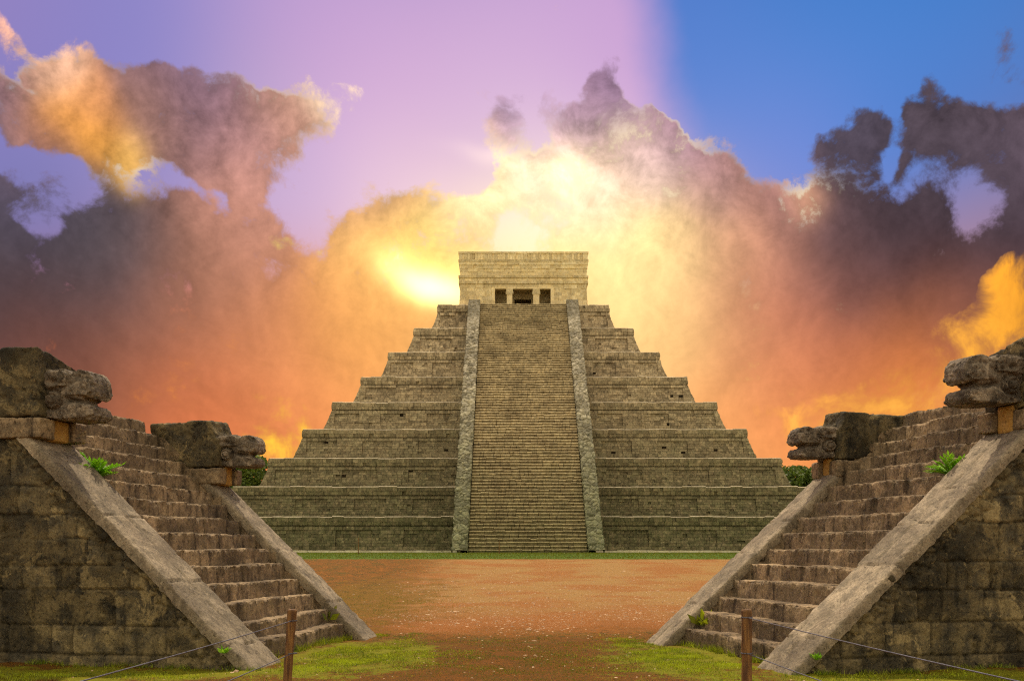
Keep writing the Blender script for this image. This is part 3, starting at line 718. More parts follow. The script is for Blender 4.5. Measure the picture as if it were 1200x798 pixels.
        for face in range(4):
            ang = face * math.pi / 2; ca, sa = math.cos(ang), math.sin(ang)
            h_ = at + .06; u = -h_
            while u < h_ - .01:
                e = min(u + rng.uniform(.7, 1.5), h_)
                if h_ - e < .3: e = h_
                if face == 0 and abs((u + e) / 2) < 4.2: u = e; continue
                jt, pr = rng.normal(0, .022), rng.normal(0, .015)
                yo = -(h_ + pr); ch = .036
                prof = [(yo, zt - zlip), (yo, zt - ch + jt), (yo + ch, zt + jt), (-(h_ - .75), zt + jt)]
                o = len(V)
                for x in (u + .006, e - .006):
                    for j, (y, z) in enumerate(prof):
                        lim = -y
                        xx = max(-lim, min(lim, x)); V.append((xx * ca - y * sa, xx * sa + y * ca, z - PZ))
                for j in range(3): Fc.append((o + j, o + 4 + j, o + 5 + j, o + 1 + j))
                Fc.append((o, o + 1, o + 2, o + 3)); Fc.append((o + 7, o + 6, o + 5, o + 4)); T += [rng.uniform(.4, 1)] * 8
                u = e
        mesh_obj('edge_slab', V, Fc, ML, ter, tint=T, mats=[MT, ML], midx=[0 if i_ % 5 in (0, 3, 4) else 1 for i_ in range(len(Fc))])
        h_ = at - .4
        mesh_obj('ledge', [(-h_, -h_, zt - PZ - .012), (h_, -h_, zt - PZ - .012), (h_, h_, zt - PZ - .012), (-h_, h_, zt - PZ - .012)], [(0, 1, 2, 3)], MT, ter)
    # ---- staircase
    N = 91; YF, YT = 62.0 - PC, 86.8 - PC; ZT = 24.05 - PZ
    rise, run = ZT / N, (YT - YF) / N; hw = 3.95
    st = empty('staircase', (0, 0, 0)); st.parent = root
    for i in range(N):
        yf = YF + i * run; zt = rise * (i + 1); V = []; Fc = []; T = []
        u = -hw
        while u < hw - .01:
            e = min(u + rng.uniform(.3, .85), hw)
            if hw - e < .2: e = hw
            jy, jz = rng.normal(0, .022), rng.normal(0, .012); ch = .05
            if rng.rand() < .05: jy += .07
            g_ = .009 if rng.rand() < .8 else .02
            prof = [(yf + jy + .05, zt - rise - .12), (yf + jy + .05, zt - .105 + jz), (yf + jy, zt - .085 + jz), (yf + jy, zt - ch + jz), (yf + jy + ch, zt + jz), (yf + run + .22, zt + jz)]
            o = len(V)
            for x in (u + g_, e - g_):
                for (y, z) in prof: V.append((x, y, z))
            for j in range(5): Fc.append((o + j, o + 6 + j, o + 7 + j, o + 1 + j))
            Fc.append(tuple(range(o, o + 6))); Fc.append(tuple(range(o + 11, o + 5, -1))); t_ = rng.uniform(.3, .75); T += [t_ - .4, t_ - .4, t_ - .1, t_ + .25, t_ + .4, t_ + .4] * 2  # shaded risers and lit nosings painted into the tint
            u = e
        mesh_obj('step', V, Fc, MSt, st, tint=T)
    # mass of rubble under the steps
    V = [(-hw - .55, YF + .35, -.3), (hw + .55, YF + .35, -.3), (hw + .55, YT + 8, -.3), (-hw - .55, YT + 8, -.3), (-hw - .55, YT + .4, ZT - .3), (hw + .55, YT + .4, ZT - .3), (hw + .55, YT + 8, ZT - .3), (-hw - .55, YT + 8, ZT - .3)]
    mesh_obj('stair_core', V, [(0, 1, 5, 4), (1, 2, 6, 5), (3, 0, 4, 7), (4, 5, 6, 7)], MD, root)
    # balustrades of big rough stones
    for sgn in (-1, 1):
        wid = 1.08; sl = math.hypot(YT - YF, ZT); ca, sa = (YT - YF) / sl, ZT / sl
        res = .075; na, nb_ = int(sl / res), int((wid + 1.0) / res)
        av = np.linspace(-.15, sl + .1, na); bv = np.linspace(-.5, wid + .5, nb_)
        A_, B_ = np.meshgrid(av, bv, indexing='ij')
        S = rng.uniform([-1, -.7], [sl + 1, wid + .7], (int(sl * (wid + 1.4) / .13), 2))
        d1, d2, ix = voro(np.stack([A_.ravel(), B_.ravel() * 1.1], -1), S * [1, 1.1]); e = (d2 - d1).reshape(A_.shape)
        up = sst(A_, sl * .82, sl * .9)                   # the top end is smoothly plastered
        off = rng.normal(0, .015, len(S))[ix].reshape(A_.shape); ti = rng.uniform(.05, 1, len(S))[ix].reshape(A_.shape)
        H = ((-.05 + .055 * sst(e, 0, .12)) + off) * (1 - up) + .02 * fbm(np.stack([A_ * 2, B_ * 2, A_ * 0 + sgn], -1), 4)
        T = ti * sst(e, 0, .05) * (1 - up) + .45 * up
        # columns outside 0..wid fold down as the side faces
        over = np.maximum(-B_, 0) + np.maximum(B_ - wid, 0); Bc = np.clip(B_, 0, wid)
        top = .30
        nrm = (top + H * (over == 0)) - over * 1.6; side_push = np.where(over > 0, H * np.sign(B_ - wid / 2), 0)
        y = YF + A_ * ca - nrm * sa - .12; z = A_ * sa + nrm * ca + .1
        y = y + 0; z = np.maximum(z, -.4)
        x = sgn * (hw + .02) + sgn * (Bc + side_push)
        P = np.stack([x, y, z], -1)
        Fc = grid_faces(na, nb_)
        mesh_obj('balustrade', P.reshape(-1, 3), Fc if sgn > 0 else Fc[:, ::-1], MB, root, False, T.ravel())
    # ---- temple
    tf = 88.5 - PC; te = empty('temple', (0, 0, 0)); te.parent = root
    zT = 24.05 - PZ
    b = Boxes()
    def wallrun(x0, x1, z0_, z1_, y, th, jit=.02, hmin=.3, hmax=.45, wmin=.4, wmax=.9, flare=0, bx=None, tint=(.3, .8)):
        bx = bx or b; z = z0_
        while z < z1_ - .02:
            h_ = rng.uniform(hmin, hmax); zc = min(z + h_, z1_)
            if z1_ - zc < .15: zc = z1_
            fl = flare * ((z1_ - (z + zc) / 2) / (z1_ - z0_)) ** 2
            x = x0 - (fl if x0 < -5 else 0); xe = x1 + (fl if x1 > 5 else 0)
            while x < xe - .02:
                e = min(x + rng.uniform(wmin, wmax), xe)
                if xe - e < .2: e = xe
                d = rng.normal(0, jit) - fl
                bx.box(x + .004, e - .004, y + d, y + th, z + .004, zc - .004, rng.uniform(*tint)); x = e
            z = zc
    zD = 25.97 - PZ; zL = 26.42 - PZ
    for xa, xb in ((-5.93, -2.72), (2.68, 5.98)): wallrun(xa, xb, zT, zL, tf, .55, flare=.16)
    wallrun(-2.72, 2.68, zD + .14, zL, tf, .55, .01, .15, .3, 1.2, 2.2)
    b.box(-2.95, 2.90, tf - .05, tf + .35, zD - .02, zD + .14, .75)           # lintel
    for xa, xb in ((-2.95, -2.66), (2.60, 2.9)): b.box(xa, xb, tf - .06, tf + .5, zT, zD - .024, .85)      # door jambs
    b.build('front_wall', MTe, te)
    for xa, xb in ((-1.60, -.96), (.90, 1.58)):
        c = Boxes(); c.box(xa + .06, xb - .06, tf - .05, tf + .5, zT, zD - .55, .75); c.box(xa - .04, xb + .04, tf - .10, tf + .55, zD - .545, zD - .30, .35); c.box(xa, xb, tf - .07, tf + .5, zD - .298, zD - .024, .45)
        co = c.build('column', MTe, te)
    b = Boxes()
    for (z0_, z1_, ex, tt) in ((26.42, 26.68, .10, .4), (26.68, 26.98, .02, .7), (26.98, 27.2, .12, .35)):
        for sx in (0,):
            wallrun(-5.98 - ex, 6.03 + ex, z0_ - PZ, z1_ - PZ, tf - ex, 1.0, .012, .3, .31, .35, .8, tint=(tt - .25, tt + .25))
    for x0, x1 in ((-5.98, -4.9), (4.95, 6.03)):
        b.box(min(x0, x1) - .1, max(x0, x1) + .1, tf + .9, tf + 9.6, 26.42 - PZ, 27.2 - PZ, .5)
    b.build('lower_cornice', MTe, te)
    b = Boxes(); zA, zB = 27.2 - PZ, 28.47 - PZ
    for r in range(4):
        za, zc = zA + (zB - zA) * r / 4, zA + (zB - zA) * (r + 1) / 4; fl = .06 + .12 * (r / 3) ** 1.3; x = -5.88 - fl; xe = 5.93 + fl
        while x < xe - .02:
            e = min(x + rng.uniform(.5, 1.1), xe)
            if xe - e < .3: e = xe
            pn = -.05 if (r in (1, 2) and (1.0 < abs((x + e) / 2) < 2.0 or 3.4 < abs((x + e) / 2) < 4.6)) else 0
            b.box(x + .004, e - .004, tf - fl - pn + rng.normal(0, .012), tf + .9, za + .003, zc - .003, rng.uniform(.45, .85)); x = e
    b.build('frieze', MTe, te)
    b = Boxes()
    wallrun(-6.10, 6.15, 28.47 - PZ, 28.66 - PZ, tf - .22, 1.2, .012, .18, .2, .5, 1.1, tint=(.2, .5))
    wallrun(-6.03, 6.08, 28.66 - PZ, 29.22 - PZ, tf - .16, 1.2, .025, .55, .57, .18, .34, tint=(.3, .95))
    wallrun(-6.10, 6.15, 29.22 - PZ, 29.40 - PZ, tf - .21, 1.3, .015, .17, .19, .5, 1.3, tint=(.45, .9))
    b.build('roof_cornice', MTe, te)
    b = Boxes()                                                                # sides, back, roof, inner walls
    for x0, x1 in ((-5.93, -5.3), (5.35, 5.98)): b.box(x0, x1, tf + .56, tf + 9.5, zT, 26.4 - PZ, .5)
    b.box(-5.3, 5.35, tf + 9.0, tf + 9.5, zT, 26.4 - PZ, .5)
    for x0, x1 in ((-5.9, -4.8), (4.85, 5.95)): b.box(x0, x1, tf + .91, tf + 9.5, 27.21 - PZ, 28.46 - PZ, .5)
    for x0, x1 in ((-6.1, -5.0), (5.05, 6.15)): b.box(x0, x1, tf + 1.1, tf + 9.7, 28.48 - PZ, 29.38 - PZ, .5)
    b.box(-5.0, 5.05, tf + 8.6, tf + 9.7, 26.41 - PZ, 29.37 - PZ, .5)
    b.box(-5.2, 5.2, tf + .6, tf + 9.2, 28.9 - PZ, 29.3 - PZ, .5)
    b.box(-5.2, 5.2, tf + .56, tf + 9.0, zD + .2, zD + .35, .3)                # ceiling of the porch
    b.box(-5.2, -.8, tf + 2.4, tf + 2.9, zT, zD + .19, .3); b.box(.8, 5.2, tf + 2.4, tf + 2.9, zT, zD + .19, .3); b.box(-.8, .8, tf + 2.4, tf + 2.9, zT + 1.55, zD + .19, .3)
    b.box(-.79, .79, tf + 4.6, tf + 4.9, zT, zD + .19, .3)
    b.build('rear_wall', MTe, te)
    return root

# ------------------------------------------------------------------ ground
def ground(m):
    ys = np.concatenate([np.arange(-30, 8, 2.0), np.arange(8, 26, .07), np.arange(26, 66, .25), np.arange(66, 130, 4), np.geomspace(130, 2500, 24)])
    xs = np.concatenate([-np.geomspace(1200, 40, 18), np.arange(-36, -9, 1.5), np.arange(-9, 9.01, .08), np.arange(10, 37, 1.5), np.geomspace(40, 1200, 18)])
    X, Y = np.meshgrid(xs, ys, indexing='ij')
    q = np.stack([X, Y, X * 0], -1)
    near = sst(Y, 6, 9) * (1 - sst(Y, 60, 80)) * (1 - sst(np.abs(X), 14, 30))
    Zz = gz(X, Y) + near * (.035 * fbm(q * .6, 3) + .014 * fbm(q * 3.5, 3)) * (1 - sst(Y, 20, 28))
    P = np.stack([X, Y, Zz], -1)
    o = mesh_obj('ground', P.reshape(-1, 3), grid_faces(len(xs), len(ys))[:, ::-1], m, smooth=True)
    tag(o, 'orange dirt and worn grass plaza between the platforms and the pyramid', kind='structure')
    return o
def ground_z(x, y):
    q = np.stack([x, y, x * 0], -1)
    near = sst(y, 6, 9) * (1 - sst(y, 60, 80)) * (1 - sst(np.abs(x), 14, 30))
    return gz(x, y) + near * (.035 * fbm(q * .6, 3) + .014 * fbm(q * 3.5, 3)) * (1 - sst(y, 20, 28))

def sand_mask_np(x, y):
    n = fbm(np.stack([x * .35, y * .22, x * 0 + 2.2], -1), 3)
    f = sst(y + 3.5 * n, 18.3, 20.2) * (1 - sst(y, 49.5, 51))
    l = sst(x + .075 * (y - 18) + 2.2 * n, -2.6, -1.6)
    return f * l
def ground_mat():
    m, g, b = new_mat('ground_soil')
    p = g.node('ShaderNodeNewGeometry', out='Position'); x, y, z = g.xyz(p)
    pf = g.v('MULTIPLY', p, (1, 1, 0))
    n0 = g.noise(pf, .35, 4, .6); n1 = g.noise(pf, 1.3, 6, .65); n2 = g.noise(pf, 7, 6, .7); n3 = g.noise(pf, 34, 5, .7); n4 = g.noise(pf, 90, 3, .6)
    nn = g.m('SUBTRACT', n0, .5); nq = g.m('SUBTRACT', n1, .5)
    sand_f = g.m('MULTIPLY', g.smooth(g.m('ADD', y, g.m('ADD', g.m('MULTIPLY', nn, 7), g.m('MULTIPLY', nq, 4))), 17.4, 21.0), g.smooth(g.m('ADD', y, g.m('MULTIPLY', nq, 1.2)), 49.7, 49.2))
    lx = g.m('ADD', g.m('ADD', x, g.m('MULTIPLY', g.m('SUBTRACT', y, 18), .045)), g.m('ADD', g.m('MULTIPLY', nn, 5), g.m('ADD', g.m('MULTIPLY', nq, 6), g.m('MULTIPLY', g.m('SUBTRACT', n2, .5), 2))))
    sand = g.m('MULTIPLY', sand_f, g.smooth(lx, -4.0, -.9))
    dirt = g.mix(g.smooth(n1, .38, .62), lin((140, 86, 26)), lin((108, 72, 22)))
    dirt = g.mix(g.smooth(n2, .48, .6), dirt, lin((104, 76, 30)))
    dirt = g.mix(g.smooth(g.m('ADD', g.m('MULTIPLY', n1, .5), g.m('MULTIPLY', n2, .5)), .5, .6, 0, .8), dirt, lin((88, 88, 28)))
    dirt = g.mix(g.smooth(g.m('ADD', g.m('MULTIPLY', n3, .5), g.m('MULTIPLY', n2, .5)), .51, .57, 0, .9), dirt, lin((44, 48, 14)))
    dirt = g.mix(g.smooth(n3, .44, .34, 0, .85), dirt, lin((208, 142, 70)))
    far = g.smooth(y, 17, 30)
    dirt = g.mix(g.smooth(g.m('ADD', y, g.m('MULTIPLY', nq, 6)), 18.5, 16.0, 0, .75), dirt, g.mix(g.smooth(n3, .42, .58), lin((44, 42, 10)), lin((132, 78, 14))))
    sandc = g.mix(far, lin((138, 78, 20)), lin((152, 116, 62)))
    sandc = g.mix(g.smooth(n0, .42, .6, 0, .8), sandc, lin((146, 90, 34)))
    sandc = g.mix(g.smooth(n2, .55, .68, 0, .5), sandc, lin((140, 100, 58)))
    sandc = g.mix(g.smooth(n3, .56, .64, 0, .85), sandc, lin((224, 190, 150)))
    sandc = g.mix(g.smooth(n3, .40, .3, 0, .6), sandc, lin((140, 84, 44)))
    col = g.mix(sand, dirt, sandc)
    lawn = g.m('MAXIMUM', g.smooth(g.m('ADD', y, g.m('MULTIPLY', nq, 1.2)), 49.5, 50.0), g.smooth(g.m('ABSOLUTE', x), 30, 33))
    col = g.mix(lawn, col, g.mix(g.smooth(n2, .35, .65), lin((66, 92, 24)), lin((92, 112, 34))))
    gp = g.m('ADD', g.m('ADD', g.m('POWER', g.m('DIVIDE', g.m('ADD', x, 4.6), 2.6), 2), g.m('POWER', g.m('DIVIDE', g.m('SUBTRACT', y, 27), 11), 2)), g.m('MULTIPLY', nq, 6))
    col = g.mix(g.smooth(gp, 1.1, 0, 0, .75), col, g.mix(g.smooth(n2, .4, .6), lin((84, 82, 22)), lin((140, 96, 30))))
    # lush spots at the foot of each stair
    for (cx, cy, rx, ry) in ((-2.4, 14.6, 1.35, 2.6), (2.55, 14.4, 1.2, 2.6), (-6, 12.6, 4, .9), (6, 12.2, 4, .8)):
        q = g.m('ADD', g.m('POWER', g.m('DIVIDE', g.m('SUBTRACT', x, cx), rx), 2), g.m('POWER', g.m('DIVIDE', g.m('SUBTRACT', y, cy), ry), 2))
        q = g.m('ADD', q, g.m('ADD', g.m('MULTIPLY', nq, 4), g.m('MULTIPLY', g.m('SUBTRACT', n2, .5), 4)))
        col = g.mix(g.smooth(q, 1.2, .2, 0, .8), col, g.mix(g.smooth(n2, .35, .65), lin((104, 110, 14)), lin((138, 142, 24))))
    col = g.v('SCALE', col, scale=g.rng(n4, .3, .7, .6, 1.4))
    g.put(b.inputs['Base Color'], col); b.inputs['Roughness'].default_value = .95; b.inputs['Specular IOR Level'].default_value = .15
    bp = g.n.new('ShaderNodeBump'); bp.inputs['Strength'].default_value = .8; bp.inputs['Distance'].default_value = .03
    g.put(bp.inputs['Height'], g.m('ADD', g.m('ADD', g.m('MULTIPLY', n2, .8), g.m('MULTIPLY', n3, .8)), g.m('MULTIPLY', n4, .3))); g.l.new(bp.outputs[0], b.inputs['Normal'])
    return m

def blades(name, x, y, h, w, tint, m, label, rng):
    n = len(x); z = ground_z(x, y); a = rng.uniform(0, 2 * math.pi, n); lean = rng.normal(0, .45, (n, 2)) * h[:, None]
    B = np.stack([x, y, z - .005], -1); D = np.stack([np.cos(a), np.sin(a), a * 0], -1) * w[:, None]
    Tp = B + np.concatenate([lean, h[:, None]], 1)
    V = np.stack([B - D, B + D, Tp], 1).reshape(-1, 3); Fc = np.arange(3 * n).reshape(-1, 3)
    return tag(mesh_obj(name, V, Fc, m, tint=np.repeat(tint, 3)), label, kind='stuff')

def grass_and_stones(mg, mst, frames):
    rng = np.random.RandomState(5)
    def keep(x, y):
        ok = np.ones(len(x), bool)
        for (O, U, W, wd, tt) in frames:
            d = np.stack([x - O[0], y - O[1]], -1); s = d @ U[:2]; w = d @ W[:2]; ok &= ~((s > -.03) & (w > -.05) & (w < wd + .05))
        return ok
    # lush
    X = []; Y = []; Hh = []; T = []
    def patch(cx, cy, rx, ry, n, h, tint):
        x = rng.normal(cx, rx * .55, n); y = rng.normal(cy, ry * .5, n)
        c = fbm(np.stack([x * 1.6, y * 1.6, x * 0 + 1.5], -1), 3); ok = keep(x, y) & (c > rng.uniform(-.45, .55, n)) & (y > 9)
        x, y = x[ok], y[ok]; X.append(x); Y.append(y); Hh.append(rng.uniform(.4, 1.3, len(x)) * h); T.append(np.clip(rng.normal(tint, .2, len(x)) + .45 * c[ok], 0, 1))
    patch(-2.4, 14.6, 1.15, 2.3, 34000, .035, .62); patch(2.6, 14.4, 1.1, 2.4, 34000, .035, .62)
    patch(-2.35, 17.9, .5, .6, 5000, .04, .6); patch(2.2, 16.7, .4, .6, 4000, .04, .6)
    patch(-6.5, 12.5, 3.5, .7, 12000, .04, .5); patch(6.5, 12.0, 3.5, .7, 12000, .04, .5)
    patch(0, 13.5, 2.6, 3.0, 34000, .022, .12); patch(-4, 26, 3.0, 6, 9000, .04, .25); patch(0, 17, 3.2, 1.6, 9000, .022, .2)
    # taller tufts against the stone
    for (O, U, W, wd, tt) in frames:
        for w_ in rng.uniform(1.0, wd - .7, 26):
            c = O + U * (.38 + rng.uniform(-.06, .0)) + W * w_; n = 40
            X.append(rng.normal(c[0], .05, n)); Y.append(rng.normal(c[1], .05, n)); Hh.append(rng.uniform(.04, .15, n)); T.append(rng.uniform(.2, .9, n))
        for s_ in rng.uniform(-.1, 3.5, 40):
            c = O + U * s_ - W * rng.uniform(.03, .08); n = 22
            X.append(rng.normal(c[0], .05, n)); Y.append(rng.normal(c[1], .04, n)); Hh.append(rng.uniform(.03, .10, n)); T.append(rng.uniform(.2, .8, n))
    x, y, h, t = map(np.concatenate, (X, Y, Hh, T))
    x0, y0 = x, y
    blades('grass', x, y, h, rng.uniform(.003, .007, len(x)), t, mg, 'short yellow-green grass growing in patches at the foot of the stairs', rng)
    n = 30000; x = rng.uniform(-26, 28, n); y = rng.uniform(50, 62, n)
    blades('lawn', x, y, rng.uniform(.04, .10, n), rng.uniform(.01, .03, n), rng.uniform(.0, .5, n), mg, 'narrow strip of green lawn along the foot of the pyramid', rng)
    # pebbles
    n = 15000; x = rng.uniform(-6, 6, n); y = 11.5 + 34 * rng.beta(1.1, 2.2, n); s = rng.lognormal(-4.3, .5, n); ok = keep(x, y) & (rng.rand(n) < .07 + .93 * sand_mask_np(x, y)); x, y, s = x[ok], y[ok], s[ok]; n = len(x)
    ico = np.array([(1, 0, 0), (0, 1, 0), (-1, 0, 0), (0, -1, 0), (0, 0, 1), (.6, .6, .7), (-.6, .5, .6), (.5, -.6, .6), (-.6, -.6, .5)])
    V = []; Fq = [(0, 1, 5), (1, 2, 6), (2, 3, 8), (3, 0, 7), (5, 1, 6), (6, 2, 8), (8, 3, 7), (7, 0, 5), (5, 6, 4), (6, 8, 4), (8, 7, 4), (7, 5, 4)]
    a = rng.uniform(0, 6.28, n); c, sn = np.cos(a), np.sin(a)
    B = ico[None] * (s[:, None, None] * rng.uniform(.6, 1.3, (n, 1, 3)) * [1, 1, .6]) * rng.uniform(.8, 1.2, (n, 9, 1))
    R = np.stack([B[..., 0] * c[:, None] - B[..., 1] * sn[:, None], B[..., 0] * sn[:, None] + B[..., 1] * c[:, None], B[..., 2]], -1) + np.stack([x, y, ground_z(x, y) - s * .15], -1)[:, None]
    Fc = (np.array(Fq)[None] + 9 * np.arange(n)[:, None, None]).reshape(-1, 3)
    tag(mesh_obj('pebbles', R.reshape(-1, 3), Fc, mst, tint=np.repeat(rng.uniform(.2, 1, n), 9)), 'small pale pebbles scattered over the orange dirt', kind='stuff')

def weed(loc, s, n, seed, label, m):
    rng = np.random.RandomState(seed); V = []; Fc = []; T = []
    for k in range(n):
        a = rng.uniform(0, 6.28); t = rng.uniform(.2, 1.2); L = s * rng.uniform(.5, 1); d = np.array([math.cos(a) * math.sin(t), math.sin(a) * math.sin(t), math.cos(t)])
        w = np.cross(d, rng.normal(size=3)); w *= L * .2 / np.linalg.norm(w); c = rng.normal(0, s * .15, 3) * [1, 1, .3] + d * L * .5; o = len(V)
        V += [c - d * L * .4, c + w, c + d * L * .5, c - w]; Fc.append((o, o + 1, o + 2, o + 3)); T += [rng.uniform(0, 1)] * 4
        V += [np.zeros(3) - w * .1, np.zeros(3) + w * .1, c - d * L * .4]; Fc.append((o + 4, o + 5, o + 6)); T += [0.2] * 3
    return tag(mesh_obj('weed', V, Fc, m, tint=T, loc=loc), label, 'weed', 'weeds growing on the stone ramps')
def tree(loc, height, rad, seed, label, mb, ml, leaves=11000):
    rng = np.random.RandomState(seed); root = empty('tree', loc, label, 'tree', 'trees beyond the pyramid')
    segs = []; hb = height * .42
    segs.append(tube([(0, 0, -.5), (.1, .05, hb * .5), (.05, .2, hb), (-.1, .1, height * .75)], [.32, .26, .2, .08], 8))
    cl = []
    for k in range(20):
        a = rng.uniform(0, 6.28); r = rad * rng.uniform(.25, .85); z = height * rng.uniform(.45, .9); c = np.array([r * math.cos(a), r * math.sin(a), z]); cl.append((c, rad * rng.uniform(.3, .48)))
        st = np.array([0, 0, hb * rng.uniform(.7, 1.3)]); segs.append(tube([st, (st + c) / 2 + [0, 0, .3], c], [.12, .08, .03], 5))
    cl.append((np.array([0, 0, height * .9]), rad * .4))
    v, f = merge(segs); mesh_obj('trunk', v, f, mb, root)
    V = []; T = []
    for c, r in cl:
        n = leaves // len(cl); d = rng.normal(size=(n, 3)); d /= np.linalg.norm(d, axis=1)[:, None]; rr = r * rng.uniform(.55, 1.08, n) ** .6
        p = c + d * rr[:, None] * [1, 1, .8]; s = rng.uniform(.12, .26, n); u = rng.normal(size=(n, 3)); u /= np.linalg.norm(u, axis=1)[:, None]; w = np.cross(u, rng.normal(size=(n, 3))); w /= np.linalg.norm(w, axis=1)[:, None]
        q = np.stack([p - u * s[:, None], p + w * s[:, None] * .7, p + u * s[:, None], p - w * s[:, None] * .7], 1); V.append(q.reshape(-1, 3)); T.append(np.repeat(np.clip(rng.normal(rng.uniform(.1, .6), .15, n), 0, 1), 4))
    V = np.concatenate(V); Fc = np.arange(len(V)).reshape(-1, 4)
    mesh_obj('crown', V, Fc, ml, root, tint=np.concatenate(T))
    return root

def rope_fence(x, y, lean, zt, ztw, zlw, far, zf, dia, label, mp, mw, seed):
    rng = np.random.RandomState(seed)
    root = empty('rope_fence', (x, y, 0), label, 'rope fence', 'low rope fences before the platforms')
    def post(px, py, ln, top):
        k = 14; zz = np.concatenate([np.linspace(-.3, top - .012, k), [top]]); pts = np.stack([px + ln * (1 - zz / top), py + 0 * zz, zz], -1)
        v, f = tube(pts, np.concatenate([dia / 2 * (1 + .04 * rng.normal(size=k)), [dia / 2 * .86]]), 14)
        q = v * 1.0; v = v + .003 * fbm(q * [20, 20, 4] + seed, 3)[:, None] * np.array([1, 1, 0]); 
        return mesh_obj('post', v, f, mp, root, False)
    post(0, 0, lean, zt); post(far[0] - x, far[1] - y, 0, zt)
    d = np.array([far[0] - x, far[1] - y, 0.0])
    for z0, sag in ((ztw, .02), (zlw, .03)):
        q = np.linspace(0, 1, 24)[:, None]; st = np.array([0, 0, z0]); pts = st + q * d - np.array([0, 0, 1]) * sag * (4 * q * (1 - q))
        ang = np.linspace(0, 4 * math.pi, 28); R = dia / 2 + .004
        coil = np.stack([R * np.cos(ang), R * np.sin(ang), z0 + .004 * (ang / 6.28) - .004], -1); coil2 = coil[::-1] + d
        v, f = merge([tube(coil, .0035, 6), tube(pts + np.array([0, -R, 0]) * (1 - q), .0042, 6), tube(coil2, .0035, 6)])
        mesh_obj('wire', v, f, mw, root, True)
    return root

# ------------------------------------------------------------------ assemble
build_sky(); build_camera()
scene.view_settings.view_transform = 'Standard'; scene.view_settings.look = 'None'; scene.view_settings.gamma = 1; scene.view_settings.exposure = EXPO
scene.view_settings.use_curve_mapping = False
cy = scene.cycles
cy.use_adaptive_sampling = True; cy.adaptive_threshold = 0.02; cy.adaptive_min_samples = 12
cy.use_denoising = False; scene.render.filter_size = 1.25 if False else 1.5; cy.filter_width = 1.2
cy.max_bounces = 4; cy.diffuse_bounces = 3; cy.glossy_bounces = 1; cy.transmission_bounces = 1; cy.sample_clamp_indirect = 6

sun = bpy.data.lights.new('sun', 'SUN'); sun.energy = SUN_E; sun.angle = math.radians(SUN_A); sun.color = (1.0, 0.84, 0.62)
so = bpy.data.objects.new('sun', sun); C.objects.link(so); so.location = (-20, 60, 60)
sd = Vector((math.sin(SUN_AZ) * math.cos(SUN_EL), math.cos(SUN_AZ) * math.cos(SUN_EL), math.sin(SUN_EL)))
so.rotation_euler = sd.to_track_quat('Z', 'Y').to_euler()

L = lin
m_step = stone('step_stone', L((118, 102, 80)), L((174, 150, 116)), L((46, 38, 30)), 1.0, .9, patch=.45, streak=.8, dark_amt=.6, speck=.35, grain=30, gamp=.5)
m_wall = stone('wall_stone', L((76, 70, 56)), L((136, 120, 84)), L((28, 28, 24)), .8, .9, patch=.75, streak=.6, dark_amt=.95, speck=.35, grain=26, gamp=.5)
m_ramp = stone('ramp_slab', L((124, 113, 94)), L((172, 156, 130)), L((70, 58, 46)), 1.2, .8, patch=.4, streak=.3, dark_amt=.6, speck=.35, grain=30, gamp=.45)
m_head = stone('head_stone', L((98, 88, 76)), L((160, 144, 122)), L((36, 32, 28)), 2.2, 1.0, patch=.6, streak=.2, dark_amt=.8, speck=.9, grain=30, gamp=.4)
m_ochre = stone('ochre_stone', L((178, 134, 66)), L((204, 164, 96)), L((128, 90, 46)), 2.0, .6, streak=.4, dark_amt=.6, speck=.1, grain=24, gamp=.2)
m_terr = stone('terrace_stone', L((178, 158, 124)), L((216, 196, 158)), L((100, 84, 64)), .55, .8, moss_haze=L((84, 86, 54)), moss_haze_range=(2, 20, .9, .0), streak=.55, dark_amt=.6, speck=.3, bdist=.04, grain=5.5, gamp=.5)
m_lip = stone('edge_highlight', L((205, 190, 160)), L((232, 220, 196)), L((150, 134, 104)), .8, .4, streak=.1, dark_amt=.25, speck=.3, grain=5, gamp=.2)  # paler stone paints in the lit highlight along terrace edges
m_stair = stone('stair_stone', L((168, 150, 112)), L((208, 190, 148)), L((96, 80, 54)), .7, .8, moss_haze=L((98, 96, 56)), moss_haze_range=(-2, 14, .8, .0), streak=.4, dark_amt=.6, speck=.35, bdist=.04, grain=5, gamp=.5)
m_balu = stone('rubble_stone', L((134, 124, 96)), L((206, 196, 172)), L((84, 78, 56)), .9, .8, moss_haze=L((84, 94, 50)), moss_haze_range=(1, 18, .8, .0), streak=.2, dark_amt=.6, speck=.6, bdist=.05, grain=5, gamp=.4)
m_temple = stone('temple_stone', L((236, 212, 156)), L((248, 230, 184)), L((190, 158, 104)), .6, .8, streak=.35, dark_amt=.3, speck=.25, bdist=.04, grain=5.5, gamp=.25)  # warm haze round the temple is put into this pale colour
m_core = stone('mortar', L((70, 60, 44)), L((96, 82, 60)), L((40, 34, 26)), 1, .5)
m_wood = simple('post_wood', L((146, 106, 52)), L((88, 58, 26)), 26, .75, .5, .004, (1, 1, .12))
m_wire = simple('wire_rope', L((110, 110, 116)), L((70, 70, 78)), 60, .5, .2, .001)
m_grass = leafy('grass_blades', L((124, 124, 18)), L((100, 118, 14)), L((190, 204, 30)), 1.5, .3)
m_fern = leafy('fern_leaf', L((110, 168, 26)), L((132, 188, 30)), L((160, 210, 50)), 6, .35)
m_leaf = leafy('tree_leaf', L((86, 106, 34)), L((104, 124, 40)), L((150, 156, 60)), .4, .25)
m_bark = simple('bark', L((90, 72, 52)), L((60, 48, 36)), 4, .9, .5, .03)
m_peb = stone('pebble', L((186, 150, 112)), L((216, 190, 158)), L((130, 96, 66)), 5, .2)

